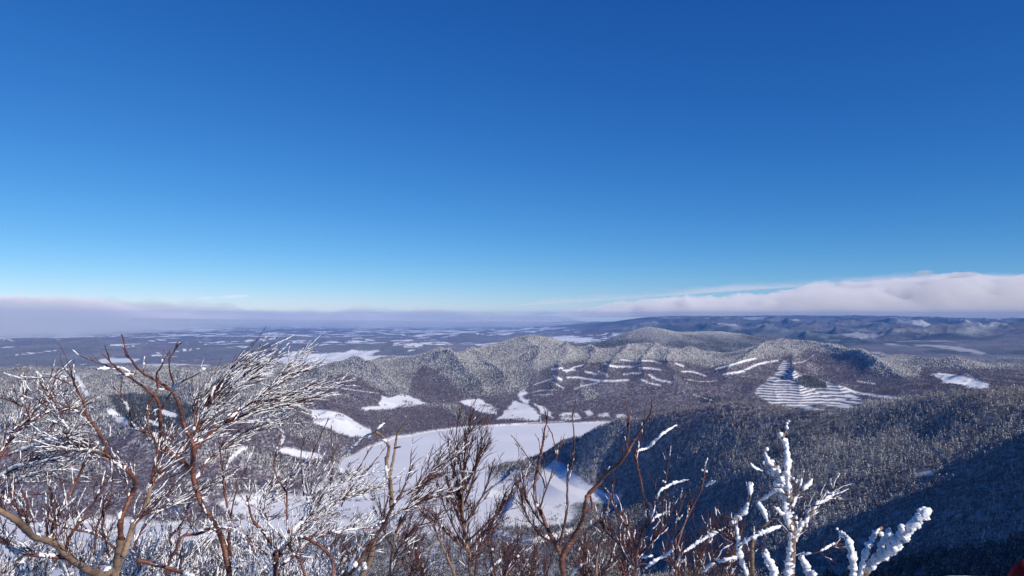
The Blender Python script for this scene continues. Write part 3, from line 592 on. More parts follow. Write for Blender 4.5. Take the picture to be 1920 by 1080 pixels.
class TB:
    def __init__(self): self.v = []; self.f = []; self.n = 0
    def tube(self, P, r, sides=5, cap=True, rough=0.0):
        P = np.asarray(P, float); r = np.asarray(r, float); N = len(P)
        if N < 2: return
        t = np.gradient(P, axis=0); t /= np.linalg.norm(t, axis=1)[:, None] + 1e-12
        ref = np.array([.13, 1., .21]); a = np.cross(t, ref); a /= np.linalg.norm(a, axis=1)[:, None] + 1e-9; b = np.cross(t, a)
        th = np.arange(sides) * 2 * np.pi / sides
        rr = r[:, None] * (1 + (rng.normal(0, rough, (N, sides)) if rough else 0))
        ring = P[:, None, :] + rr[..., None] * (np.cos(th)[None, :, None] * a[:, None, :] + np.sin(th)[None, :, None] * b[:, None, :])
        self.v.append(ring.reshape(-1, 3)); i = self.n + np.arange(N - 1)[:, None] * sides; k = np.arange(sides)[None, :]; k2 = (k + 1) % sides
        self.f.append(np.stack([i + k, i + k2, i + sides + k2, i + sides + k], -1).reshape(-1, 4)); self.n += N * sides
    def build(self, name, m, parent, loc):
        if not self.v: return None
        return mesh_np(name, np.concatenate(self.v), np.concatenate(self.f), 4, m, parent=parent, smooth=True)
def smooth_line(P, k=5):
    P = np.asarray(P, float); Q_ = np.vstack([2 * P[0] - P[1], P, 2 * P[-1] - P[-2]]); out = []
    for i in range(1, len(Q_) - 2):
        for t in np.arange(k) / k:
            out.append(0.5 * ((2 * Q_[i]) + (-Q_[i-1] + Q_[i+1]) * t + (2*Q_[i-1] - 5*Q_[i] + 4*Q_[i+1] - Q_[i+2]) * t*t + (-Q_[i-1] + 3*Q_[i] - 3*Q_[i+1] + Q_[i+2]) * t**3))
    out.append(P[-1]); return np.array(out)
def resample(P, step):
    s = np.concatenate([[0], np.cumsum(np.linalg.norm(np.diff(P, axis=0), axis=1))]); n_ = max(3, int(s[-1] / step) + 1); u = np.linspace(0, s[-1], n_)
    return np.stack([np.interp(u, s, P[:, i]) for i in range(3)], 1), u / s[-1]
WIND = np.array([-.60, -.42, .52])           # rime has grown on the windward, upper left side
def rime_run(tb, P, r, add, u, sides=7, lump=.28):
    """a rime crust along points P (branch radius r) with extra thickness add"""
    N = len(P); e = np.sin(np.linspace(0, np.pi, N)) ** .35
    ph = rng.uniform(0, 100); s = np.arange(N)
    nz = pn(s * .33 + ph, 0 * s + ph) + .6 * pn(s * .9 + ph, 0 * s - ph)
    rad = (add * (.75 + lump * 1.6 * nz) + r * .55) * e; rad = np.maximum(rad, .15 * u)
    off = WIND * (r * .75 + add * .45)[:, None] + rng.normal(0, 1, (N, 3)) * (add * .10)[:, None]
    tb.tube(P + off * e[:, None], rad, sides, rough=.2)
def rnd3(): return rng.normal(0, 1, 3)
def twig(tw, sn, p, dr, L, r0, u, bias, depth, snow, curl=.12, budp=.7, sides=4, kids=2.2):
    n_ = max(4, int(L / (u * 7))); n_ = min(n_, 10); st = L / n_; P = [p]; d_ = dr / np.linalg.norm(dr)
    for i in range(n_):
        d_ = d_ + bias * .10 + rnd3() * curl; d_ /= np.linalg.norm(d_); P.append(P[-1] + d_ * st)
    P = np.array(P); t = np.linspace(0, 1, len(P)); r = r0 * (1 - .62 * t)
    if budp > rng.random(): r[-1] = r0 * .25; r[-2] = r0 * .85
    tw.tube(P, r, sides)
    if rng.random() < snow:
        for q_ in range(1):
            i0 = int(rng.integers(0, max(1, len(P) // 2))); i1 = min(len(P), i0 + int(rng.integers(3, 9)))
            Q_, _ = resample(P[i0:i1], u * 1.9)
            if len(Q_) > 3: rime_run(sn, Q_, np.full(len(Q_), r0 * .7), np.full(len(Q_), u * rng.uniform(.3, .95)) * (1 + .5 * rng.normal(0, 1, len(Q_))).clip(.3, 2), u, 5, .5)
    if depth > 0:
        for k in range(int(rng.poisson(kids))):
            j = int(rng.integers(1, len(P) - 1)); d2 = (P[j] - P[j-1]); d2 /= np.linalg.norm(d2)
            d3 = d2 + rnd3() * .42 + bias * .25
            twig(tw, sn, P[j], d3, L * rng.uniform(.35, .7), r0 * .72, u, bias, depth - 1, snow, curl, budp, sides, kids)
def shrub(name, label, base_px, D0, limbs, cat='birch', m_main=None, group=None):
    """limbs: dict(pts=[(px,py)...], r=(r0,r1) in px, dz=(d0,d1) depth offset m, tw=(n, L px, (bx,by) bias, spread), snow, m)"""
    bx, by = base_px; b = at(bx, by, D0); az_ = math.degrees(math.atan2(b[0], b[1])); gz = float(samp(H, np.array([az_]), np.array([D0]))[0])
    root = empty(name, (b[0], b[1], gz)); root['label'] = label; root['category'] = cat
    if group: root['group'] = group
    org = np.array([b[0], b[1], gz]); u = D0 / F
    for li, L in enumerate(limbs):
        pts = L['pts']; d0, d1 = L.get('dz', (0, 0)); n_ = len(pts); ph = rng.uniform(0, 6)
        ds = [D0 + d0 + (d1 - d0) * i / (n_ - 1) + .03 * math.sin(ph + i * 1.3) for i in range(n_)]
        P = np.array([at(x, y, q) for (x, y), q in zip(pts, ds)])
        if L.get('root'):                       # carry the stem on down into the ground
            e = P[0] + np.array([0, 0, 0]); steps = [org + (e - org) * t + np.array([0, 0, 0]) for t in (-.04, .35, .7)]; P = np.vstack([steps, P])
        P = smooth_line(P, 5) - org; P += rng.normal(0, 1, P.shape) * u * .35
        t = np.linspace(0, 1, len(P)); r0, r1 = L['r']; r = (r0 + (r1 - r0) * t) * u * (1 + .16 * pn(t * 11 + ph, t * 0 + ph) + .10 * pn(t * 31 + ph, t * 0 - ph))
        tb = TB(); tb.tube(P, r, 9 if r0 > 3 else 6, rough=.06 if r0 > 2 else 0)
        nm = 'trunk' if L.get('root') else 'branch'
        lo = tb.build(nm, L.get('m', M_RED), root, None)
        tw, sn = TB(), TB(); s_ = L.get('snow', 0)
        if 'tw' in L:
            n1, Lp, (bx_, by_), spd = L['tw'][:4]; kids = L['tw'][4] if len(L['tw']) > 4 else 2.2; lo_t = L['tw'][5] if len(L['tw']) > 5 else .15
            bias = np.array([bx_, 0, -by_], float)
            for k in range(n1):
                j = int(np.clip(rng.uniform(lo_t, 1) * (len(P) - 1), 1, len(P) - 1)); tg = P[j] - P[j-1]; tg /= np.linalg.norm(tg) + 1e-9
                dr = tg * .75 + bias * .9 + rnd3() * spd
                twig(tw, sn, P[j], dr, Lp * u * rng.uniform(.45, 1.25), min(r[j] * .7, u * L.get('tr', .85)), u, bias, L.get('depth', 1), L.get('tsnow', .35), L.get('curl', .12), L.get('bud', .7), 4, kids)
        if s_ > 0:
            thick = L.get('sw', 2.2) * u; Q_, uu = resample(P, u * (2.2 if L.get('sw', 2) < 5 else 2.6)); rq = np.interp(uu, t, r)
            nz = pn(uu * len(Q_) / 11 + ph, uu * 0 + 3.3 * li) * .5 + .5; on = nz < s_ + .02; on[:2] = False; i = 0
            while i < len(Q_):
                if on[i]:
                    j = i
                    while j < len(Q_) and on[j]: j += 1
                    if j - i >= 3: rime_run(sn, Q_[i:j], rq[i:j], thick * (.8 + .5 * pn(uu[i:j] * 13, uu[i:j] * 0 + ph)), u, 9 if thick > 4 * u else 7)
                    i = j
                else: i += 1
        for (x, y, rp, n2) in L.get('blob', []):
            c0 = at(x, y, ds[0] if len(ds) < 2 else np.interp(.5, [0, 1], [ds[0], ds[-1]])) - org
            for k in range(n2):
                q = c0 + rnd3() * u * rp * (.42 if n2 > 1 else 0); ph2 = np.linspace(-1, 1, 9); R3 = u * rp * rng.uniform(.28, .5); ax = np.array([rng.normal(0, .5), rng.normal(0, .3), 1]); ax /= np.linalg.norm(ax)
                line = q + ax * ph2[:, None] * R3 * rng.uniform(.75, 1.2); sn.tube(line, R3 * np.sqrt(np.clip(1 - ph2 ** 2, .01, 1)) * (1 + .14 * rng.normal(0, 1, 9)), 12, rough=.17)
        par = lo or root
        for o_ in (tw.build('twigs', M_TWIG, par, None), sn.build('rime', M_RIME, par, None)):
            if o_: o_['kind'] = 'stuff'
    return root
UR, UP_, UL, R_ = (.45, -.8), (.1, -1), (-.5, -.75), (1, -.35)
B = lambda pts, r, **k: dict(pts=pts, r=r, **k)
shrub('birch_tree', 'two-stemmed tan birch at the left whose arching stems lean over the snowy lake', (222, 1100), 2.9, [
 B([(216,1100),(219,1071),(222,1040),(227,1009)], (8, 6.2), m=M_TAN, root=1, snow=.25, sw=4),
 B([(227,1012),(226,978),(236,953),(247,927),(254,907),(251,896),(236,880),(213,864),(198,847),(193,829),(184,809),(164,780),(156,751),(147,736),(136,709),(133,696)], (4.6, 1.0), dz=(0,-.25), m=M_RED, tw=(26,60,(-.5,-.5),.45,2.5), snow=.42, sw=2.6, tsnow=.5),
 B([(231,1042),(240,1018),(251,982),(264,967),(276,940),(281,918),(291,902),(304,880),(318,864),(329,853),(345,836)], (5.2, 2), dz=(0,.3), m=M_TAN, tw=(30,90,(.7,-.5),.3,2.6), snow=.4, sw=3.2, tsnow=.6),
 B([(287,905),(289,880),(296,853),(292,832),(283,812)], (4.2, 1.6), dz=(.15,.2), m=M_RED, tw=(16,60,(.3,-.8),.5), snow=.35),
 B([(291,902),(300,880),(303,856),(306,835)], (3.6, 1.8), dz=(.2,.4), m=M_RED, tw=(14,50,(.4,-.8),.5), snow=.4),
 B([(200,853),(187,847),(160,844),(129,842),(100,838)], (2.6, 1), dz=(-.05,-.3), m=M_TAN, tw=(18,50,(-.6,-.4),.4), snow=.75, sw=2.2, tsnow=.7),
 B([(200,850),(184,833),(156,827),(138,813),(120,791),(111,776)], (2.8, 1), dz=(-.05,-.2), tw=(18,50,(-.6,-.4),.45), snow=.7, sw=2.8, tsnow=.6),
 B([(162,780),(124,762),(98,751)], (1.6,.8), dz=(-.1,-.2), tw=(6,30,(-.5,-.7),.4), snow=.5), B([(98,751),(93,736),(80,727),(76,716)], (1.1,.7), dz=(-.2,-.2), tw=(5,22,(-.3,-.8),.5), snow=.2),
 B([(256,1049),(289,1058),(333,1071),(367,1084)], (4, 2.2), dz=(-.1,-.2), tw=(8,50,(.5,-.6),.5), snow=.4, sw=4.5),
 B([(227,1038),(200,1016),(173,1000),(138,993),(113,987),(95,976)], (2.4, 1), dz=(0,-.3), tw=(16,45,(-.2,-.8),.5), snow=.65, sw=2.8, tsnow=.6),
 B([(251,1030),(262,1000),(290,965),(330,945),(370,925),(400,900)], (2.2,.9), dz=(.2,.5), tw=(24,70,(.7,-.5),.35), snow=.6, tsnow=.8)])
shrub('birch_tree', 'low mossy birch limb reaching in from the bottom left corner with bright red shoots', (200, 1100), 2.4, [
 B([(215,1100),(191,1080),(156,1064),(124,1040),(113,1027),(96,1016),(62,1006),(47,991),(27,973),(0,958),(-40,940)], (6.8, 3.4), dz=(0,-.4), m=M_TAN, root=1, tw=(34,80,(.1,-.9),.55,2.4,.3), snow=.45, sw=4, tsnow=.5),
 B([(124,1046),(82,1042),(33,1036),(13,1018),(0,1013),(-30,1000)], (3.4, 2.6), dz=(-.1,-.2), tw=(24,60,(-.2,-.7),.5), snow=.55, sw=3.4, tsnow=.6),
 B([(96,1018),(102,978),(120,947),(138,911),(151,884),(158,867)], (3, 1.1), dz=(-.1,-.1), tw=(12,34,(.2,-.9),.45), snow=.25, sw=2),
 B([(124,1035),(129,1009),(151,978),(171,951),(184,927),(192,905)], (2.4, .9), dz=(-.15,0), tw=(14,34,(.4,-.8),.45), snow=.35),
 B([(88,1014),(89,978),(91,958),(97,938),(96,915)], (1.9, .9), dz=(-.1,-.1), tw=(8,34,(0,-1),.5), snow=.2),
 B([(178,1040),(180,1000),(184,982),(196,960),(209,929),(209,896)], (1.9, .8), dz=(-.2,-.1), tw=(12,34,(.1,-1),.5), m=M_DRK, snow=.2),
 B([(205,1045),(198,1011),(192,987),(196,964),(206,945)], (1.7, .8), dz=(-.1,-.1), tw=(10,34,(.1,-1),.5), m=M_DRK, snow=.2),
 B([(62,1006),(50,980),(30,950),(-5,930)], (2.2, 1), dz=(-.2,-.4), tw=(16,50,(-.4,-.6),.5), snow=.6, tsnow=.6)])
shrub('birch_tree', 'rime-crusted birch branches entering at the left edge, coated almost entirely in white', (-40, 1100), 3.0, [
 B([(-60,1060),(-40,960),(-20,900),(0,856),(11,838),(24,809),(51,789),(67,767),(89,749),(109,738)], (5, 1.2), root=1, tw=(40,60,(.2,-.6),.6,2.5,.3), snow=.92, sw=3.2, tsnow=.75),
 B([(11,838),(33,813),(58,793),(89,773),(116,771),(133,766)], (2.6, 1), dz=(.05,.3), tw=(30,50,(.5,-.4),.55), snow=.95, sw=3, tsnow=.8),
 B([(9,856),(40,844),(73,833),(107,824),(133,816)], (2.4, 1), dz=(0,-.3), tw=(28,50,(.6,-.2),.45), snow=.95, sw=3, tsnow=.8),
 B([(40,762),(22,752),(4,747),(-20,744)], (1.4,1), dz=(.1,.1), m=M_DRK, tw=(6,24,(-.2,-.8),.5)),
 B([(58,790),(48,764),(40,740)], (1.3,.7), tw=(8,30,(.1,-.9),.6), snow=.5),
 B([(-30,920),(20,880),(60,870),(120,856)], (2.2,.9), dz=(0,-.3), tw=(26,60,(.6,-.3),.4), snow=.9, sw=2.6, tsnow=.7),
 B([(-30,960),(10,915),(60,890),(110,880)], (2,.9), dz=(0,-.3), tw=(24,60,(.6,-.3),.4), snow=.85, sw=2.4, tsnow=.7)])
SW = (1.0, -.38)
shrub('birch_tree', 'tall reddish brown birch left of the middle with wind-swept white branches streaming right', (428, 1110), 3.3, [
 B([(430,1090),(425,1050),(416,1011),(402,982),(393,967),(378,944),(369,920),(362,889),(361,862),(364,856),(362,833),(353,813),(342,789),(338,767),(329,744),(320,731),(300,718),(280,707),(258,691),(247,676),(236,664),(233,644),(228,627)], (5.8, .9), dz=(0,-.3), root=1, tw=(9,26,(-.2,-.9),.5,1,.5), snow=.26, sw=3.6, tsnow=.2),
 B([(362,889),(358,882),(342,867),(320,849),(304,840),(300,833),(302,811),(300,784),(298,758),(289,742),(271,727),(249,711),(227,698),(213,684),(191,662)], (4.6, .9), dz=(0,-.5), tw=(8,26,(-.4,-.8),.4,1,.5), snow=.2, sw=3),
 B([(272,816),(288,822),(304,832),(320,846),(334,860)], (1.6,1.2), dz=(-.05,-.1), snow=.99, sw=13),
 B([(222,693),(196,684),(173,676),(157,670)], (1.2, .8), dz=(-.4,-.5), m=M_DRK, tw=(4,18,(-.6,-.7),.3,.6), snow=.25),
 B([(250,700),(225,690),(200,692),(178,693)], (1.2,.8), dz=(-.4,-.4), snow=.95, sw=3), B([(258,700),(235,704),(215,702)], (1.1,.8), dz=(-.4,-.4), snow=.95, sw=3.2),
 B([(289,742),(280,762),(277,784),(279,809)], (1.9, 1), dz=(-.4,-.4), tw=(3,20,(0,-1),.5,.5), snow=.2),
 B([(289,742),(296,724),(293,704),(304,684),(306,671),(308,656)], (1.7, .8), dz=(-.4,-.5), tw=(3,16,(.2,-1),.4,.5), snow=.35, sw=2.2),
 B([(322,731),(324,716),(318,693),(319,673),(327,658),(340,642)], (1.7, .8), dz=(-.2,-.4), tw=(4,16,(.3,-1),.4,.5), snow=.15),
 B([(302,767),(316,744),(333,722),(351,711),(387,691)], (1.4, .8), dz=(-.4,-.6), m=M_DRK, snow=.5, sw=2.6, tw=(4,18,(.6,-.6),.3,.5)),
 B([(290,823),(264,807),(244,798)], (2.6, 1.6), dz=(-.1,-.1), m=M_TAN, snow=.3, tw=(3,26,(-.3,-.9),.5)),
 B([(262,806),(251,793),(240,764),(229,744),(227,727),(229,712)], (1.7, .8), dz=(-.1,-.2), m=M_DRK, tw=(7,24,(-.1,-1),.5,.8), snow=.5, sw=2.6),
 B([(362,870),(364,842),(384,824),(407,802),(424,791),(451,780),(478,773),(509,767),(540,756),(573,751)], (4.6, 1), dz=(.1,.5), tw=(46,85,SW,.22,2.5,.15), snow=.42, sw=2.8, tsnow=.85, curl=.07),
 B([(424,791),(433,778),(464,762),(496,753),(529,747),(551,740),(578,733),(624,722)], (2.4, .8), dz=(.25,.6), tw=(40,75,SW,.22,2.4,.1), snow=.5, tsnow=.85, curl=.07),
 B([(364,842),(370,812),(380,780),(395,755),(402,731),(413,716),(436,693),(451,678)], (3.0, .9), dz=(.15,.2), tw=(40,75,(.85,-.62),.25,2.4,.1), snow=.55, sw=2.8, tsnow=.85, curl=.08),
 B([(366,850),(375,790),(389,747),(413,736),(440,722),(460,704),(480,690)], (2.8, .9), dz=(.2,.4), tw=(40,80,(.95,-.5),.22,2.4,.1), snow=.5, tsnow=.85, curl=.07),
 B([(430,788),(452,768),(473,753),(496,731),(518,716),(531,696),(540,684)], (2.0, .8), dz=(.2,.5), tw=(34,65,(.9,-.5),.24,2.2,.1), snow=.5, tsnow=.85, curl=.08),
 B([(460,765),(504,731),(536,713),(562,696),(598,684)], (1.8, .8), dz=(.3,.7), tw=(28,55,(.95,-.45),.2,2,.1), snow=.5, tsnow=.85, curl=.07),
 B([(362,889),(364,831),(367,798),(363,767),(361,750)], (3.6, 1.6), dz=(.1,.3), tw=(26,80,(.7,-.7),.35,2.3), snow=.35, tsnow=.7),
 B([(366,905),(385,870),(410,845),(450,815),(490,800),(530,790)], (2.4, .9), dz=(.2,.6), tw=(30,70,SW,.25,2.2), snow=.55, tsnow=.8, curl=.08),
 B([(402,985),(374,1000),(350,1003),(338,1010),(330,1030),(318,1052),(310,1085)], (3.0, 2.2), dz=(.05,.1), tw=(10,50,(.2,-.9),.5), snow=.25),
 B([(322,1022),(318,1008),(325,1000),(345,975),(352,950),(360,940)], (1.7, .8), dz=(.1,.1), m=M_DRK, tw=(8,36,(.3,-.9),.45), snow=.2),
 B([(354,972),(330,955),(318,940),(300,925),(280,922)], (1.5,1), dz=(.1,.2), snow=.95, sw=2.8)])
shrub('birch_shrub', 'dense rime-covered shrub low in the left half in front of the white lake shore', (516, 1120), 2.7, [
 B([(516,1090),(519,1040),(513,1029),(496,1000),(476,978),(467,951),(462,930)], (5.2, 1.6), root=1, tw=(22,50,(.1,-.9),.6,2.6), snow=.45, sw=3.5, tsnow=.7),
 B([(519,1040),(524,1033),(549,1004),(567,982),(580,967),(582,940),(584,915)], (6, 2), dz=(0,.2), tw=(50,60,(.5,-.6),.6,2.8), snow=.92, sw=6, tsnow=.85, m=M_DRK),
 B([(560,1012),(567,1007),(600,1024),(618,1042),(625,1062),(622,1090)], (2.6, 3), dz=(-.1,-.2), tw=(8,40,(.2,-.9),.5), snow=.2),
 B([(576,1090),(564,1055),(549,1035),(540,1020)], (3, 1.8), dz=(-.15,-.1), tw=(6,40,(-.1,-.9),.5), snow=.3),
 B([(432,1040),(429,1013),(431,973),(422,929),(419,896),(413,851),(412,836)], (3.2, 1.0), dz=(.1,.1), tw=(12,40,(.2,-.9),.4), snow=.12, m=M_RED),
 B([(430,985),(436,950),(444,918),(458,884),(469,860)], (1.8, .8), dz=(.1,.2), m=M_DRK, tw=(7,30,(.3,-.9),.5), snow=.15),
 B([(540,1000),(538,964),(536,924),(520,896),(514,867),(520,840),(518,856),(522,829),(530,811)], (2.1, .8), dz=(.1,.2), tw=(9,28,(.1,-1),.45), snow=.3, sw=2.4),
 B([(575,930),(578,880),(584,856),(596,827),(616,786)], (1.6, .9), dz=(.3,.3), m=M_DRK, tw=(6,26,(.3,-.9),.3,.8), snow=.25),
 B([(618,940),(622,890),(624,851),(621,820),(622,796)], (1.6, .9), dz=(.3,.3), m=M_DRK, tw=(6,26,(.2,-.9),.35,.8), snow=.1), B([(622,858),(635,835),(642,818)], (1.1,.7), dz=(.3,.3), m=M_DRK),
 B([(570,930),(564,856),(569,829),(566,820)], (1.4, .8), dz=(.25,.3), m=M_DRK, tw=(4,20,(0,-1),.4,.5), snow=.2),
 B([(640,950),(649,924),(667,889),(687,853),(689,850)], (1.5, .9), dz=(.35,.4), m=M_DRK, tw=(8,26,(.5,-.8),.25,.8), bud=1, snow=.1),
 B([(645,940),(658,916),(689,882),(706,860),(720,842)], (1.5, .9), dz=(.35,.45), m=M_DRK, tw=(8,26,(.6,-.8),.25,.8), bud=1),
 B([(540,1000),(600,967),(638,936),(671,927),(716,913)], (2.3, .9), dz=(.1,.5), tw=(40,55,(.7,-.5),.4,2.6), snow=.85, sw=3, tsnow=.8),
 B([(530,1010),(490,960),(500,925),(530,905),(560,880)], (2.2, .9), dz=(.1,.4), tw=(34,55,(.6,-.6),.5,2.6), snow=.8, sw=3, tsnow=.8),
 B([(560,980),(600,940),(640,905),(680,893)], (2.2, .9), dz=(.1,.4), tw=(34,50,(.7,-.5),.45,2.4), snow=.85, sw=3, tsnow=.8),
 B([(500,1040),(450,1000),(420,990),(390,1000)], (2, 1), dz=(0,-.2), tw=(20,40,(-.2,-.8),.6,2.2), snow=.75, sw=3, tsnow=.7),
 B([(530,1060),(590,1010),(650,995),(700,990)], (2.4, 1), dz=(0,.4), tw=(34,50,(.5,-.7),.55,2.5), snow=.6, sw=2.6, tsnow=.7)])
shrub('birch_tree', 'broken pale birch stem with a forked snapped top standing before the lake', (660, 1120), 3.1, [
 B([(645,1095),(656,1080),(676,1051),(689,1029),(702,1009),(720,984),(733,956),(745,938),(756,920)], (6.2, 2), root=1, m=M_DRK, tw=(14,60,(.6,-.6),.35,2.2), snow=.35, sw=4.5, tsnow=.5),
 B([(670,1100),(678,1080),(693,1051),(699,1020),(702,1000)], (6, 4.5), dz=(.05,.1), m=M_TAN, snow=.3, sw=3),
 B([(735,955),(734,940),(732,907),(727,884),(724,862),(727,856),(729,838),(718,820),(704,809)], (4.4, 2.4), dz=(.05,.05), m=M_TAN, snow=.45, sw=5),
 B([(732,890),(733,884),(739,851),(741,836),(745,815),(756,796)], (3, 1.7), dz=(.05,.1), m=M_TAN, snow=.2, sw=2.6), B([(741,840),(751,838)], (2,1.4), dz=(.1,.1), m=M_TAN),
 B([(704,809),(712,802),(724,793)], (1.4, 1.1), dz=(.05,.05), m=M_DRK, snow=.95, sw=2.6), B([(704,810),(680,823),(655,845),(640,856)], (1.3,.9), dz=(.1,.2), m=M_DRK, snow=.95, sw=2.8),
 B([(742,940),(760,907),(768,880),(771,849)], (1.7, .9), dz=(.1,.2), m=M_DRK, tw=(10,36,(.4,-.9),.4,1.2), snow=.1),
 B([(700,990),(740,965),(790,940),(830,930)], (2.2, .9), dz=(0,.4), m=M_DRK, tw=(34,60,(.8,-.5),.3,2.4), snow=.6, tsnow=.45),
 B([(760,930),(790,905),(815,880),(850,860)], (1.6,.8), dz=(.1,.3), m=M_DRK, tw=(26,55,(.7,-.65),.3,2.2), tsnow=.25)])
shrub('birch_shrub', 'slender pale-stemmed shrub right of the broken birch with dark curving twigs', (731, 1120), 3.7, [
 B([(729,1100),(731,1078),(736,1040),(744,996),(764,964),(773,929),(789,913),(824,893)], (5, 1), root=1, m=M_TAN, tw=(50,75,(.6,-.6),.4,2.5), tsnow=.2, snow=.15),
 B([(736,1045),(760,1010),(790,985),(830,975)], (2, .8), dz=(0,.3), m=M_DRK, tw=(24,55,(.5,-.6),.5,2.2), tsnow=.15),
 B([(738,1030),(722,1000),(716,970),(712,940)], (1.8, .8), dz=(0,-.2), m=M_DRK, tw=(18,50,(-.1,-.9),.5,2.2), tsnow=.2),
 B([(851,1100),(851,1076),(833,1033),(820,1004),(804,973),(787,967)], (3.6, 1), dz=(.3,.2), m=M_TAN, tw=(24,50,(-.1,-.8),.5,2.2), tsnow=.15)])
cen = [B([(884,1110),(882,1076),(880,1040),(871,1000),(867,964),(868,929),(870,884),(871,853),(876,820),(885,804)], (5.6, .9), root=1, m=M_TAN, tw=(50,60,(.15,-.9),.45,2.6,.3), depth=2, tsnow=.05, bud=.3, tr=.8)]
for x0, y0, x1, y1, bx_ in [(880,1040,820,900,-.2),(874,1005,835,880,-.2),(870,980,850,850,-.1),(868,950,900,840,.3),(871,985,925,870,.4),(880,1030,950,920,.5),(868,940,840,830,-.1),(869,920,905,820,.3),(876,1015,970,900,.5),(882,1050,930,960,.4),(870,900,855,812,0),(878,1035,812,960,-.4)]:
    cen.append(B([(x0,y0),(x0+(x1-x0)*.35,y0+(y1-y0)*.25),(x0+(x1-x0)*.75,y0+(y1-y0)*.62),(x1,y1)], (2.2,.7), dz=(0,rng.uniform(-.3,.3)), m=M_DRK, tw=(16,50,(bx_,-.9),.32,2.3), depth=2, tsnow=.04, bud=.3, tr=.75))
cen.append(B([(888,1100),(893,1062),(896,1040),(918,1004),(945,975)], (3, .9), dz=(.2,.3), m=M_DRK, tw=(22,45,(.3,-.8),.5,2), tsnow=.1))
shrub('birch_tree', 'bushy fine-twigged brown birch in the middle standing in front of the lake', (882, 1130), 4.2, cen)
shrub('birch_tree', 'orange-barked birch right of the middle whose single long branch climbs to the upper right', (1055, 1120), 2.8, [
 B([(1058,1110),(1056,1080),(1053,1053),(1060,1033),(1078,1004),(1093,973),(1096,955),(1099,940),(1102,929),(1122,907),(1136,889),(1160,869),(1176,849),(1182,838),(1194,817),(1211,790),(1221,769),(1222,748)], (7, 1), root=1, dz=(0,-.35), tw=(5,26,(.2,-.9),.4,.6,.6), snow=.22, sw=3),
 B([(1175,846),(1175,829),(1179,804),(1179,779),(1173,752)], (2, .9), dz=(-.3,-.35), tw=(4,20,(-.1,-1),.3,.5), snow=.1, bud=1),
 B([(1094,962),(1103,958),(1110,953),(1107,930)], (3, 2), dz=(-.1,-.1), snow=.3, sw=2.5),
 B([(1053,1050),(1047,1031),(1029,996),(1016,964),(1004,938),(1003,902),(1009,873),(1016,840),(1017,835),(1021,808),(1026,787),(1027,769)], (4.4, .9), dz=(0,.1), tw=(10,34,(0,-1),.4,1.2,.3), snow=.3, sw=3, bud=1),
 B([(1014,872),(1030,850),(1040,846),(1036,817),(1026,798)], (1.2, .9), dz=(.1,.1), m=M_DRK, bud=1),
 B([(1012,955),(1020,929),(1033,893),(1047,849),(1052,830)], (1.7, .8), dz=(.05,.1), m=M_DRK, tw=(8,30,(.3,-.9),.4,.8), bud=1),
 B([(1022,915),(1017,896),(1005,877),(990,858),(975,837),(959,816)], (1.4, .9), dz=(.05,0), m=M_DRK, tw=(3,18,(-.4,-.8),.3,.5), bud=1),
 B([(1049,1024),(1060,973),(1064,929),(1064,893),(1073,867),(1077,835),(1075,804),(1073,773)], (2.6, .8), dz=(.1,.1), m=M_DRK, tw=(10,32,(.1,-1),.4,1), bud=1),
 B([(1029,996),(1000,960),(985,930),(980,890)], (2, .8), dz=(.1,.3), m=M_DRK, tw=(26,50,(-.1,-.9),.5,2.2), tsnow=.15),
 B([(1040,1020),(1010,1000),(985,960),(970,900)], (2.2, .8), dz=(.1,.4), m=M_RED, tw=(28,50,(-.2,-.9),.5,2.2), tsnow=.15)])
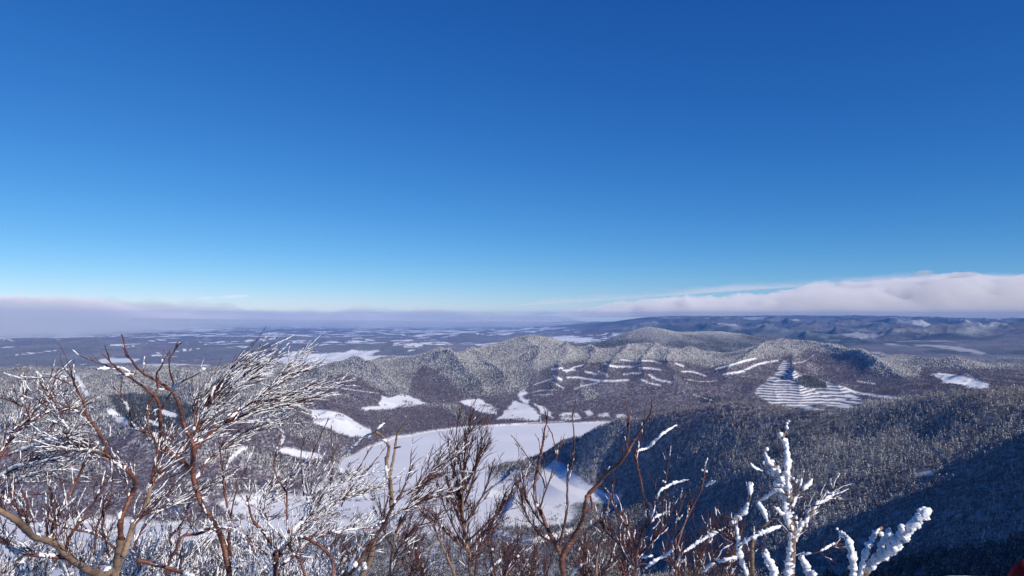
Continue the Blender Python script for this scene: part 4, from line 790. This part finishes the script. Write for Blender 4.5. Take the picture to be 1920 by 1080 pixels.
shrub('birch_shrub', 'red-stemmed shrub with scattered rime clumps between the orange birch and the white tree', (1200, 1120), 3.3, [
 B([(1188,1100),(1191,1080),(1193,1040),(1202,1004),(1213,978),(1211,947),(1204,916),(1198,884),(1191,853),(1189,844)], (3.6, 1.2), root=1, tw=(16,40,(.1,-.9),.45,1.5), snow=.15),
 B([(1190,850),(1202,844),(1216,840),(1228,828),(1240,817),(1256,805),(1270,797)], (1.8, .9), dz=(0,.1), snow=.85, sw=3.2),
 B([(1190,1080),(1187,1062),(1180,1004),(1167,971),(1153,951),(1149,922),(1152,900)], (3, .9), dz=(-.1,-.1), tw=(20,40,(-.1,-.9),.5,1.8), snow=.25),
 B([(1266,1100),(1267,1062),(1267,1018),(1267,982),(1280,938)], (2.6, .9), dz=(.1,.1), tw=(14,34,(.1,-1),.5,1.4), snow=.12),
 B([(1268,1030),(1277,1000),(1287,973),(1300,947),(1313,922),(1320,893),(1324,868)], (2.2, .9), dz=(.1,.2), tw=(12,34,(.3,-.9),.4,1.4), snow=.15, blob=[(1323,868,5,1),(1320,884,6,2)]),
 B([(1212,990),(1220,975),(1227,947),(1229,902)], (1.6, .8), dz=(0,.1), tw=(8,28,(.1,-1),.4,1), m=M_DRK), B([(1240,980),(1244,940),(1249,893),(1256,844)], (1.5,.8), dz=(.1,.1), m=M_DRK, tw=(8,28,(.1,-1),.4,1)),
 B([(1233,940),(1236,924),(1251,913),(1271,904),(1293,899)], (1.3, 1), dz=(.1,.1), snow=.97, sw=3.4, blob=[(1247,905,5,2)]),
 B([(1220,982),(1230,970),(1245,963),(1258,960)], (1.2,.9), dz=(.1,.1), snow=.95, sw=3),
 B([(1278,1038),(1304,1022),(1333,1004),(1362,989)], (1.5, 1.1), dz=(0,.1), snow=.98, sw=4.2),
 B([(1320,915),(1330,908),(1342,902)], (1.2,.9), dz=(.2,.2), snow=.9, sw=3.5),
 B([(1205,1070),(1225,1055),(1250,1040),(1262,1030)], (1.4,1), dz=(-.1,-.1), snow=.9, sw=4), B([(1196,1046),(1215,1044),(1225,1042)], (1.1,.9), dz=(-.1,-.1), snow=.95, sw=2.6),
 B([(1118,1100),(1118,1080),(1120,1036),(1133,996),(1138,956),(1144,929)], (2.8, 1.2), dz=(.4,.4), m=M_TAN, tw=(22,40,(.1,-.9),.55,1.8), snow=.3, tsnow=.4),
 B([(1200,1040),(1230,1010),(1250,980),(1262,950)], (2, .8), dz=(.1,.2), tw=(26,40,(.1,-.8),.6,2), tsnow=.25), B([(1186,1040),(1160,1020),(1140,1000),(1120,975)], (2, .8), dz=(.1,.2), tw=(26,40,(-.1,-.8),.6,2), tsnow=.25)])
shrub('birch_tree', 'white crusted birch with a thick snow-plastered trunk right of the middle', (1480, 1130), 3.0, [
 B([(1478,1110),(1481,1080),(1484,1041),(1485,997),(1478,967),(1475,938),(1469,908),(1457,884),(1442,864),(1433,846)], (10.5, 2.6), root=1, m=M_TAN, snow=.99, sw=10, tw=(14,40,(.3,-.6),.7,1.4), tsnow=.7, blob=[(1450,880,12,5),(1440,862,10,4),(1463,905,12,5),(1434,850,8,3),(1475,925,11,4),(1486,970,9,4),(1458,893,11,4)]),
 B([(1482,945),(1478,899),(1478,884),(1479,864),(1475,834),(1466,819),(1459,804)], (4, 2), dz=(0,.05), m=M_TAN, snow=.9, sw=5.5),
 B([(1466,822),(1471,815),(1475,803),(1479,788)], (1.8,1.2), dz=(.05,.05), m=M_TAN, blob=[(1476,799,7,3),(1479,789,6,2)]),
 B([(1489,1020),(1490,1012),(1504,988),(1516,973),(1531,950),(1549,938),(1564,926)], (4.6, 1.2), dz=(0,.2), m=M_TAN, tw=(16,34,(.7,-.5),.5,1.6), snow=.72, sw=5.5, tsnow=.6, blob=[(1520,963,9,4),(1562,926,5,2),(1512,985,8,3),(1548,922,5,2)]),
 B([(1486,955),(1493,935),(1501,914),(1507,881)], (2.2, 1), dz=(0,.1), m=M_TAN, snow=.6, sw=3, blob=[(1507,884,4,1),(1494,903,5,2),(1486,897,5,2)]),
 B([(1500,925),(1512,915),(1519,908),(1525,897)], (1.4,1), dz=(.1,.1), snow=.9, sw=5),
 B([(1478,930),(1459,920),(1439,932),(1421,941)], (2.2, 1.2), dz=(-.1,-.1), snow=.95, sw=4), B([(1422,940),(1424,944),(1436,967),(1440,980)], (1.8, 1), dz=(-.1,-.1), snow=.85, sw=5),
 B([(1404,864),(1412,874),(1420,880),(1432,884)], (1.5,1), dz=(-.1,-.1), snow=.97, sw=4),
 B([(1447,948),(1458,955),(1470,965),(1490,962)], (1.5,1), dz=(-.1,-.1), snow=.8, sw=4),
 B([(1400,1100),(1402,1080),(1389,1040),(1384,1000),(1378,985)], (3.4, 2), dz=(-.1,-.1), m=M_TAN, snow=.75, sw=4.5, tw=(10,30,(0,-.9),.6,1.4)),
 B([(1414,1100),(1411,1080),(1410,1040),(1413,1013),(1429,991),(1447,973),(1460,967)], (4.4, 1.4), dz=(-.05,-.05), m=M_TAN, tw=(14,40,(.3,-.8),.5,1.6), snow=.2),
 B([(1378,985),(1376,982),(1393,964),(1404,944),(1408,925),(1410,905)], (2.2, 1), dz=(-.05,0), m=M_TAN, snow=.75, sw=6.5, tw=(8,24,(.1,-1),.5,1)),
 B([(1350,968),(1372,972),(1385,974)], (1.6,1.3), dz=(0,0), m=M_TAN), B([(1384,1026),(1405,1012),(1430,1000),(1455,990),(1468,985)], (1.5,1), dz=(-.15,-.1), m=M_DRK, snow=.8, sw=4.6),
 B([(1336,1045),(1350,1052),(1370,1048),(1384,1044)], (1.4,1), dz=(-.1,-.1), snow=.95, sw=4), B([(1320,1075),(1330,1062),(1342,1056)], (1.4,1), dz=(-.1,-.1), snow=.9, sw=4),
 B([(1455,1095),(1450,1066),(1440,1048),(1432,1036)], (2.4,1.4), dz=(-.15,-.15), m=M_TAN, snow=.9, sw=7, blob=[(1440,1040,9,4),(1452,1068,9,4),(1440,1060,8,3)]),
 B([(1395,1030),(1370,1010),(1352,1000),(1340,985)], (1.6,.9), dz=(-.1,0), tw=(16,36,(-.2,-.8),.55,1.8), snow=.4, tsnow=.4), B([(1488,1000),(1500,965),(1520,950),(1545,945)], (1.2,.8), dz=(.1,.1), m=M_DRK, tw=(12,30,(.5,-.5),.5,1.6), tsnow=.3)])
shrub('birch_shrub', 'short stubby branches wrapped in thick white rime at the bottom right', (1612, 1130), 2.2, [
 B([(1600,1110),(1602,1080),(1601,1056),(1599,1036),(1590,1012),(1573,997)], (3.6, 2), dz=(.05,.1), m=M_TAN, snow=.99, sw=7.5, blob=[(1573,997,7,2)]),
 B([(1612,1110),(1614,1080),(1623,1044),(1635,1012),(1653,988)], (5, 3), root=1, m=M_TAN, snow=.99, sw=9.5, blob=[(1651,992,9,2)]),
 B([(1618,1080),(1641,1056),(1670,1036),(1700,1003),(1721,979),(1747,956)], (4.6, 3), dz=(0,-.1), m=M_TAN, snow=.99, sw=10.5, blob=[(1728,965,13,5),(1712,982,11,3)]),
 B([(1646,1050),(1656,1027),(1667,1003),(1669,991)], (2.6, 1.8), dz=(0,0), m=M_TAN, snow=.99, sw=8.5),
 B([(1700,1005),(1695,996),(1689,986)], (2, 1.5), dz=(-.1,-.1), m=M_TAN, snow=.99, sw=7),
 B([(1522,1110),(1519,1080),(1510,1056),(1501,1041)], (3.6, 2.4), dz=(.3,.3), m=M_TAN, snow=.99, sw=8), B([(1524,1100),(1526,1085),(1525,1072)], (3,2.4), dz=(.3,.3), m=M_TAN, snow=.99, sw=8),
 B([(1498,1041),(1528,1037),(1552,1027),(1570,1015)], (1.5, .9), dz=(.35,.4), snow=.6, sw=3.5, tw=(10,40,(.6,.1),.5,1.2), tsnow=.3)])
# low brush along the bottom of the view
k_ = 0
BR = [(300,1075,5.2,'left of the middle behind the reddish birch'),(400,1085,5.6,'beside the foot of the reddish birch'),(470,1080,4.8,'behind the dense rimed shrub'),(585,1085,5.0,'between the rimed shrub and the broken birch'),(660,1070,6.2,'behind the broken birch'),(790,1075,5.8,'just left of the bushy middle birch'),(935,1070,5.4,'just right of the bushy middle birch'),(1000,1080,6.0,'behind the orange birch on its left'),
      (1110,1075,5.2,'right of the foot of the orange birch'),(1180,1060,6.5,'behind the red-stemmed shrub'),(1290,1070,5.4,'between the red-stemmed shrub and the white tree'),(1350,1060,5.0,'left of the white crusted birch'),(60,1080,4.6,'in the bottom left corner'),(150,1090,4.4,'under the mossy limb'),(0,1080,3.7,'at the left edge, heavily rimed'),(235,1075,4.0,'right of the two-stemmed birch foot, heavily rimed'),(350,1088,3.9,'in front of the reddish birch foot, heavily rimed'),(535,1085,3.9,'under the dense rimed shrub, heavily rimed'),(640,1092,4.1,'left of the broken birch foot, heavily rimed')]
for bx_, by_, dd, where in BR:
    L_ = []
    for k in range(6):
        x1 = bx_ + rng.uniform(-60, 60); y1 = by_ - rng.uniform(25, 95) + (25 if bx_ > 950 else 0); x0 = bx_ + rng.uniform(-12, 12)
        L_.append(B([(x0, 1150), (x0 + (x1 - x0) * .3, by_ + 20), (x0 + (x1 - x0) * .65, (by_ + y1) / 2), (x1, y1)], (1.6, .7), dz=(0, rng.uniform(-.5, .5)), m=M_DRK if k % 2 else M_RED, root=(k == 0), tw=(20, 46, (rng.uniform(-.2, .5), -.8), .55, 2.2), tsnow=.08 if (bx_ > 600 and bx_ != 640) else .85, snow=.25 if (bx_ > 600 and bx_ != 640) else .9, sw=2.6))
    for k in range(1):
        x1 = bx_ + rng.uniform(-30, 30); L_.append(B([(x1 - 12, by_ + 10), (x1, by_ - 6), (x1 + 18, by_ - 22)], (1.5, 1), snow=.95, sw=4))
    shrub('brushwood_shrub', 'low brown twiggy brush flecked with snow ' + where, (bx_, 1160), dd, L_, cat='shrub', group='low brush along the bottom')
# the corner of a red jacket beside the lens
def red_build(nn, b):
    n1 = noise(nn, 300, 2); bp = nd(nn, 'ShaderNodeBump', Strength=.3, Distance=.002); nn.links.new(n1, bp.inputs['Height']); nn.links.new(bp.outputs[0], b.inputs['Normal'])
M_REDC = mat('red_fabric', (.30, .006, .008), .75, red_build)
a0 = at(1938, 1104, .42); tb = TB(); Pj = np.array([[0.006, .02, .003], [.009, .01, -.002], [.016, 0, -.012], [.03, -.01, -.03], [.05, -.02, -.06], [.08, -.03, -.10]]); tb.tube(smooth_line(Pj, 4), np.interp(np.linspace(0, 1, 21), [0, .05, .2, 1], [.001, .008, .0125, .03]), 16)
jk = tb.build('jacket_cuff', M_REDC, None, None); jk.location = a0; tag(jk, 'dark red fabric edge of a jacket in the bottom right corner', 'clothing')

CLD, CLD2, HZC, HZD = .0013, .00035, (.13, .37, .92), 1.9e-5
# ------------------------------------------------------------------ clouds and haze
def vol_mat(name, col, dens, aniso=0.0):
    m = bpy.data.materials.new(name); m.use_nodes = True; nn = m.node_tree; nn.nodes.clear()
    v = nn.nodes.new('ShaderNodeVolumePrincipled'); v.inputs['Color'].default_value = (*col, 1); v.inputs['Density'].default_value = dens; v.inputs['Anisotropy'].default_value = aniso
    o = nn.nodes.new('ShaderNodeOutputMaterial'); nn.links.new(v.outputs[0], o.inputs['Volume']); return m
def cloud_bank(name, label, cat, x0, x1, y0, y1, na, nr, fn, m, kind='stuff'):
    """closed lumpy slab over a rectangle; fn(x, y, u, v) gives heights of base and top"""
    x, y = np.meshgrid(np.linspace(x0, x1, na), np.linspace(y0, y1, nr)); uu, vv = np.meshgrid(np.linspace(0, 1, na), np.linspace(0, 1, nr))
    zb, zt = fn(x, y, uu, vv); e = (uu == 0) | (uu == 1) | (vv == 0) | (vv == 1); zt = np.maximum(zt, zb + 5); mid_ = (zb + zt) / 2
    zt = np.where(e, zb + 5, zt)
    n_ = na * nr; Vv = np.concatenate([np.stack([x, y, zb], -1).reshape(-1, 3), np.stack([x, y, zt], -1).reshape(-1, 3)])
    q = (np.arange(nr - 1)[:, None] * na + np.arange(na - 1)[None, :]).ravel()
    Fb = np.stack([q, q + na, q + na + 1, q + 1], -1); Ft = np.stack([q, q + 1, q + na + 1, q + na], -1) + n_
    ring = [i for i in range(na)] + [k * na + na - 1 for k in range(1, nr)] + [(nr - 1) * na + i for i in range(na - 2, -1, -1)] + [k * na for k in range(nr - 2, 0, -1)]
    ring = np.array(ring); rn = np.roll(ring, -1); Fs = np.stack([ring, rn, rn + n_, ring + n_], -1)
    o = mesh_np(name, Vv, np.concatenate([Fb, Ft, Fs]), 4, m); tag(o, kind=kind, label=label, cat=cat); return o
BX0, BX1, BY0, BY1 = -11500, 36000, -6000, 34000      # the haze box; every cloud stands outside it
M_CL = vol_mat('cloud_vapour', (.975, .965, .98), CLD, -.3)
M_CL2 = vol_mat('thin_cloud_vapour', (1, .99, 1), CLD2, -.35)
M_CL3 = vol_mat('fog_vapour', (.69, .73, .80), .00015, -.2)
def top_px(py, y): return (590 - py) / F * y                    # height at depth y seen on that row
def f_right(x, y, u, v):
    a = x / y; env = top_px(np.interp(a, [.02, .12, .22, .35, .5, .62, .75], [588, 580, 562, 545, 526, 516, 513]), y)
    n_ = fbm(x, y, 5200, 4, .5) * 420 + (1 - np.abs(fbm(x + 9e3, y, 2300, 5, .55)) * 2) * 260
    front = sstep(0, .16, v); back = 1 - sstep(.9, 1, v) * .6
    zb = top_px(np.interp(a, [.02, .1, .2, .5, .75], [590, 594, 594, 598, 602]), y) + 18 * pn(x / 2500, y / 2500)
    zt = zb + (env - zb + n_ - 330) * (.30 + .70 * front ** .6) * back * sstep(.02, .12, a); return zb, zt
cloud_bank('clouds', 'long grey-white bank of clouds over the far mountains on the right', 'clouds', 800, 36000, 34300, 47000, 420, 150, f_right, M_CL)
def f_sheet(x, y, u, v):
    a = x / y; zb = top_px(np.interp(a, [0, .1, .25, .45, .75], [574, 566, 550, 533, 520]), y) + 110 * pn(x / 5000, y / 3000)
    zt = zb + np.maximum(0, fbm(x * .3, y * 1.3, 3000, 5, .6) + .22) * 520 * sstep(0, .08, a); return zb, zt
cloud_bank('cloud_sheet', 'thin streaky layer of cloud above the bank on the right', 'clouds', 0, 38000, 39000, 52000, 300, 110, f_sheet, vol_mat('veil_vapour', (.97, .97, 1), .00011, -.25))
def f_far(x, y, u, v):
    a = x / y; zt = top_px(np.interp(a, [-.9, -.7, -.6, -.5, -.4, -.3, -.15, 0, .08, .2], [556, 564, 568, 574, 582, 587, 591, 595, 600, 612]), y) + fbm(x, y, 3800, 5, .6) * 420 + fbm(x, y * .5, 9000, 3) * 330 + np.maximum(0, fbm(x + 5e3, y, 1500, 4, .6)) * 300
    zb = np.full_like(zt, -699.0); return zb, zb + (zt - zb) * (.25 + .75 * sstep(.03, .3, v)) * (1 - .98 * sstep(.08, .14, a)) * (1 - sstep(.93, 1, v) * .4)
cloud_bank('fog_bank', 'low lilac bank of cloud lying on the far horizon', 'clouds', -46000, 9000, 34400, 50000, 360, 110, f_far, M_CL3)
def f_lump(x, y, u, v):
    a = x / y; env = top_px(np.interp(a, [-.9, -.7, -.62, -.55, -.5, -.4, -.3, -.1, .05], [552, 559, 561, 568, 577, 588, 592, 596, 599]), y); zb = top_px(np.interp(a, [-.9, -.5, -.3, .05], [598, 597, 600, 603]), y)
    n_ = fbm(x, y, 5000, 5, .55) * 260 + np.maximum(0, 1 - np.abs(fbm(x, y + 7e3, 2100, 5, .55)) * 2.2) * 230 - 190
    zt = zb + np.maximum(0, (env - zb) * 1.0 + n_) * sstep(0, .2, v) * sstep(0, .03, u); return zb, zt
cloud_bank('cloud_bank', 'soft broken bank of lilac clouds low over the left horizon', 'clouds', -34000, 2500, 35000, 43000, 420, 110, f_lump, vol_mat('lilac_vapour', (.86, .84, .90), .0005, -.25))
def f_west(x, y, u, v):
    r_ = np.hypot(x, y); zt = top_px(np.interp(x / y, [-1.4, -.7, -.5, -.35], [556, 562, 572, 590]), y) + fbm(x, y, 3000, 5, .6) * 380
    zb = np.full_like(zt, -699.0); return zb, zb + (zt - zb) * sstep(0, .35, v) * sstep(0, .3, 1 - u)
cloud_bank('fog_bank', 'grey lilac fog rolling over the plain at the far left', 'clouds', -40000, -11700, 15500, 34200, 200, 160, f_west, vol_mat('west_fog_vapour', (.69, .72, .80), .00026, -.2))
# small wisps
for (px0, px1, py_, dd, th, nm) in [(368, 402, 560, 36000, 150, 'small grey wisp of cloud high over the left horizon'), (412, 468, 557, 37000, 150, 'longer grey wisp of cloud right of the small one'), (1712, 1748, 514, 33000, 260, 'small bright puff of cloud on top of the right bank'), (1775, 1835, 517, 33000, 220, 'flat bright puff of cloud at the right end of the bank')]:
    p0, p1 = at(px0, py_, dd), at(px1, py_ - 2, dd); cx, wd = (p0 + p1) / 2, np.linalg.norm(p1 - p0) / 2; na_, nb_ = 40, 24
    th_, ph_ = np.meshgrid(np.linspace(0, 2 * np.pi, na_, endpoint=False), np.linspace(0.02, np.pi - .02, nb_)); dx = np.cos(th_) * np.sin(ph_); dy = np.sin(th_) * np.sin(ph_); dz_ = np.cos(ph_)
    rr = 1 + .45 * fbm(dx * 3 + cx[0], dy * 3 + dz_ * 2, 1.3, 4); Vv = np.stack([cx[0] + dx * wd * rr, cx[1] + dy * wd * rr, cx[2] + dz_ * th * .5 * rr + (dx * 60)], -1).reshape(-1, 3)
    ii = np.arange(nb_ - 1)[:, None] * na_; jj = np.arange(na_)[None, :]; Fq = np.stack([ii + jj, ii + na_ + jj, ii + na_ + (jj + 1) % na_, ii + (jj + 1) % na_], -1).reshape(-1, 4)
    Vv = np.vstack([Vv, Vv[:na_].mean(0), Vv[-na_:].mean(0)]); o = mesh_np('cloud_wisp', Vv, Fq, 4, M_CL if px0 > 1000 else M_CL2)
    me = o.data; import bmesh; bm = bmesh.new(); bm.from_mesh(me); bm.verts.ensure_lookup_table()
    for k in range(na_):
        bm.faces.new((bm.verts[len(Vv) - 2], bm.verts[k], bm.verts[(k + 1) % na_])); bm.faces.new((bm.verts[len(Vv) - 1], bm.verts[(nb_ - 1) * na_ + (k + 1) % na_], bm.verts[(nb_ - 1) * na_ + k]))
    bmesh.ops.recalc_face_normals(bm, faces=bm.faces); bm.to_mesh(me); bm.free(); tag(o, label=nm, cat='cloud', kind='stuff')
# the air: one closed box of even haze
X0, X1, Y0, Y1, Z0, Z1 = BX0, BX1, BY0, BY1, -720, 110.0
vb = [(x, y, z) for z in (Z0, Z1) for x, y in ((X0, Y0), (X1, Y0), (X1, Y1), (X0, Y1))]
hz = mesh_np('haze', vb, [(0, 3, 2, 1), (4, 5, 6, 7), (0, 1, 5, 4), (1, 2, 6, 5), (2, 3, 7, 6), (3, 0, 4, 7)], 4, vol_mat('haze_air', HZC, HZD, .0)); tag(hz, kind='stuff', label='blue winter haze over the land', cat='haze')
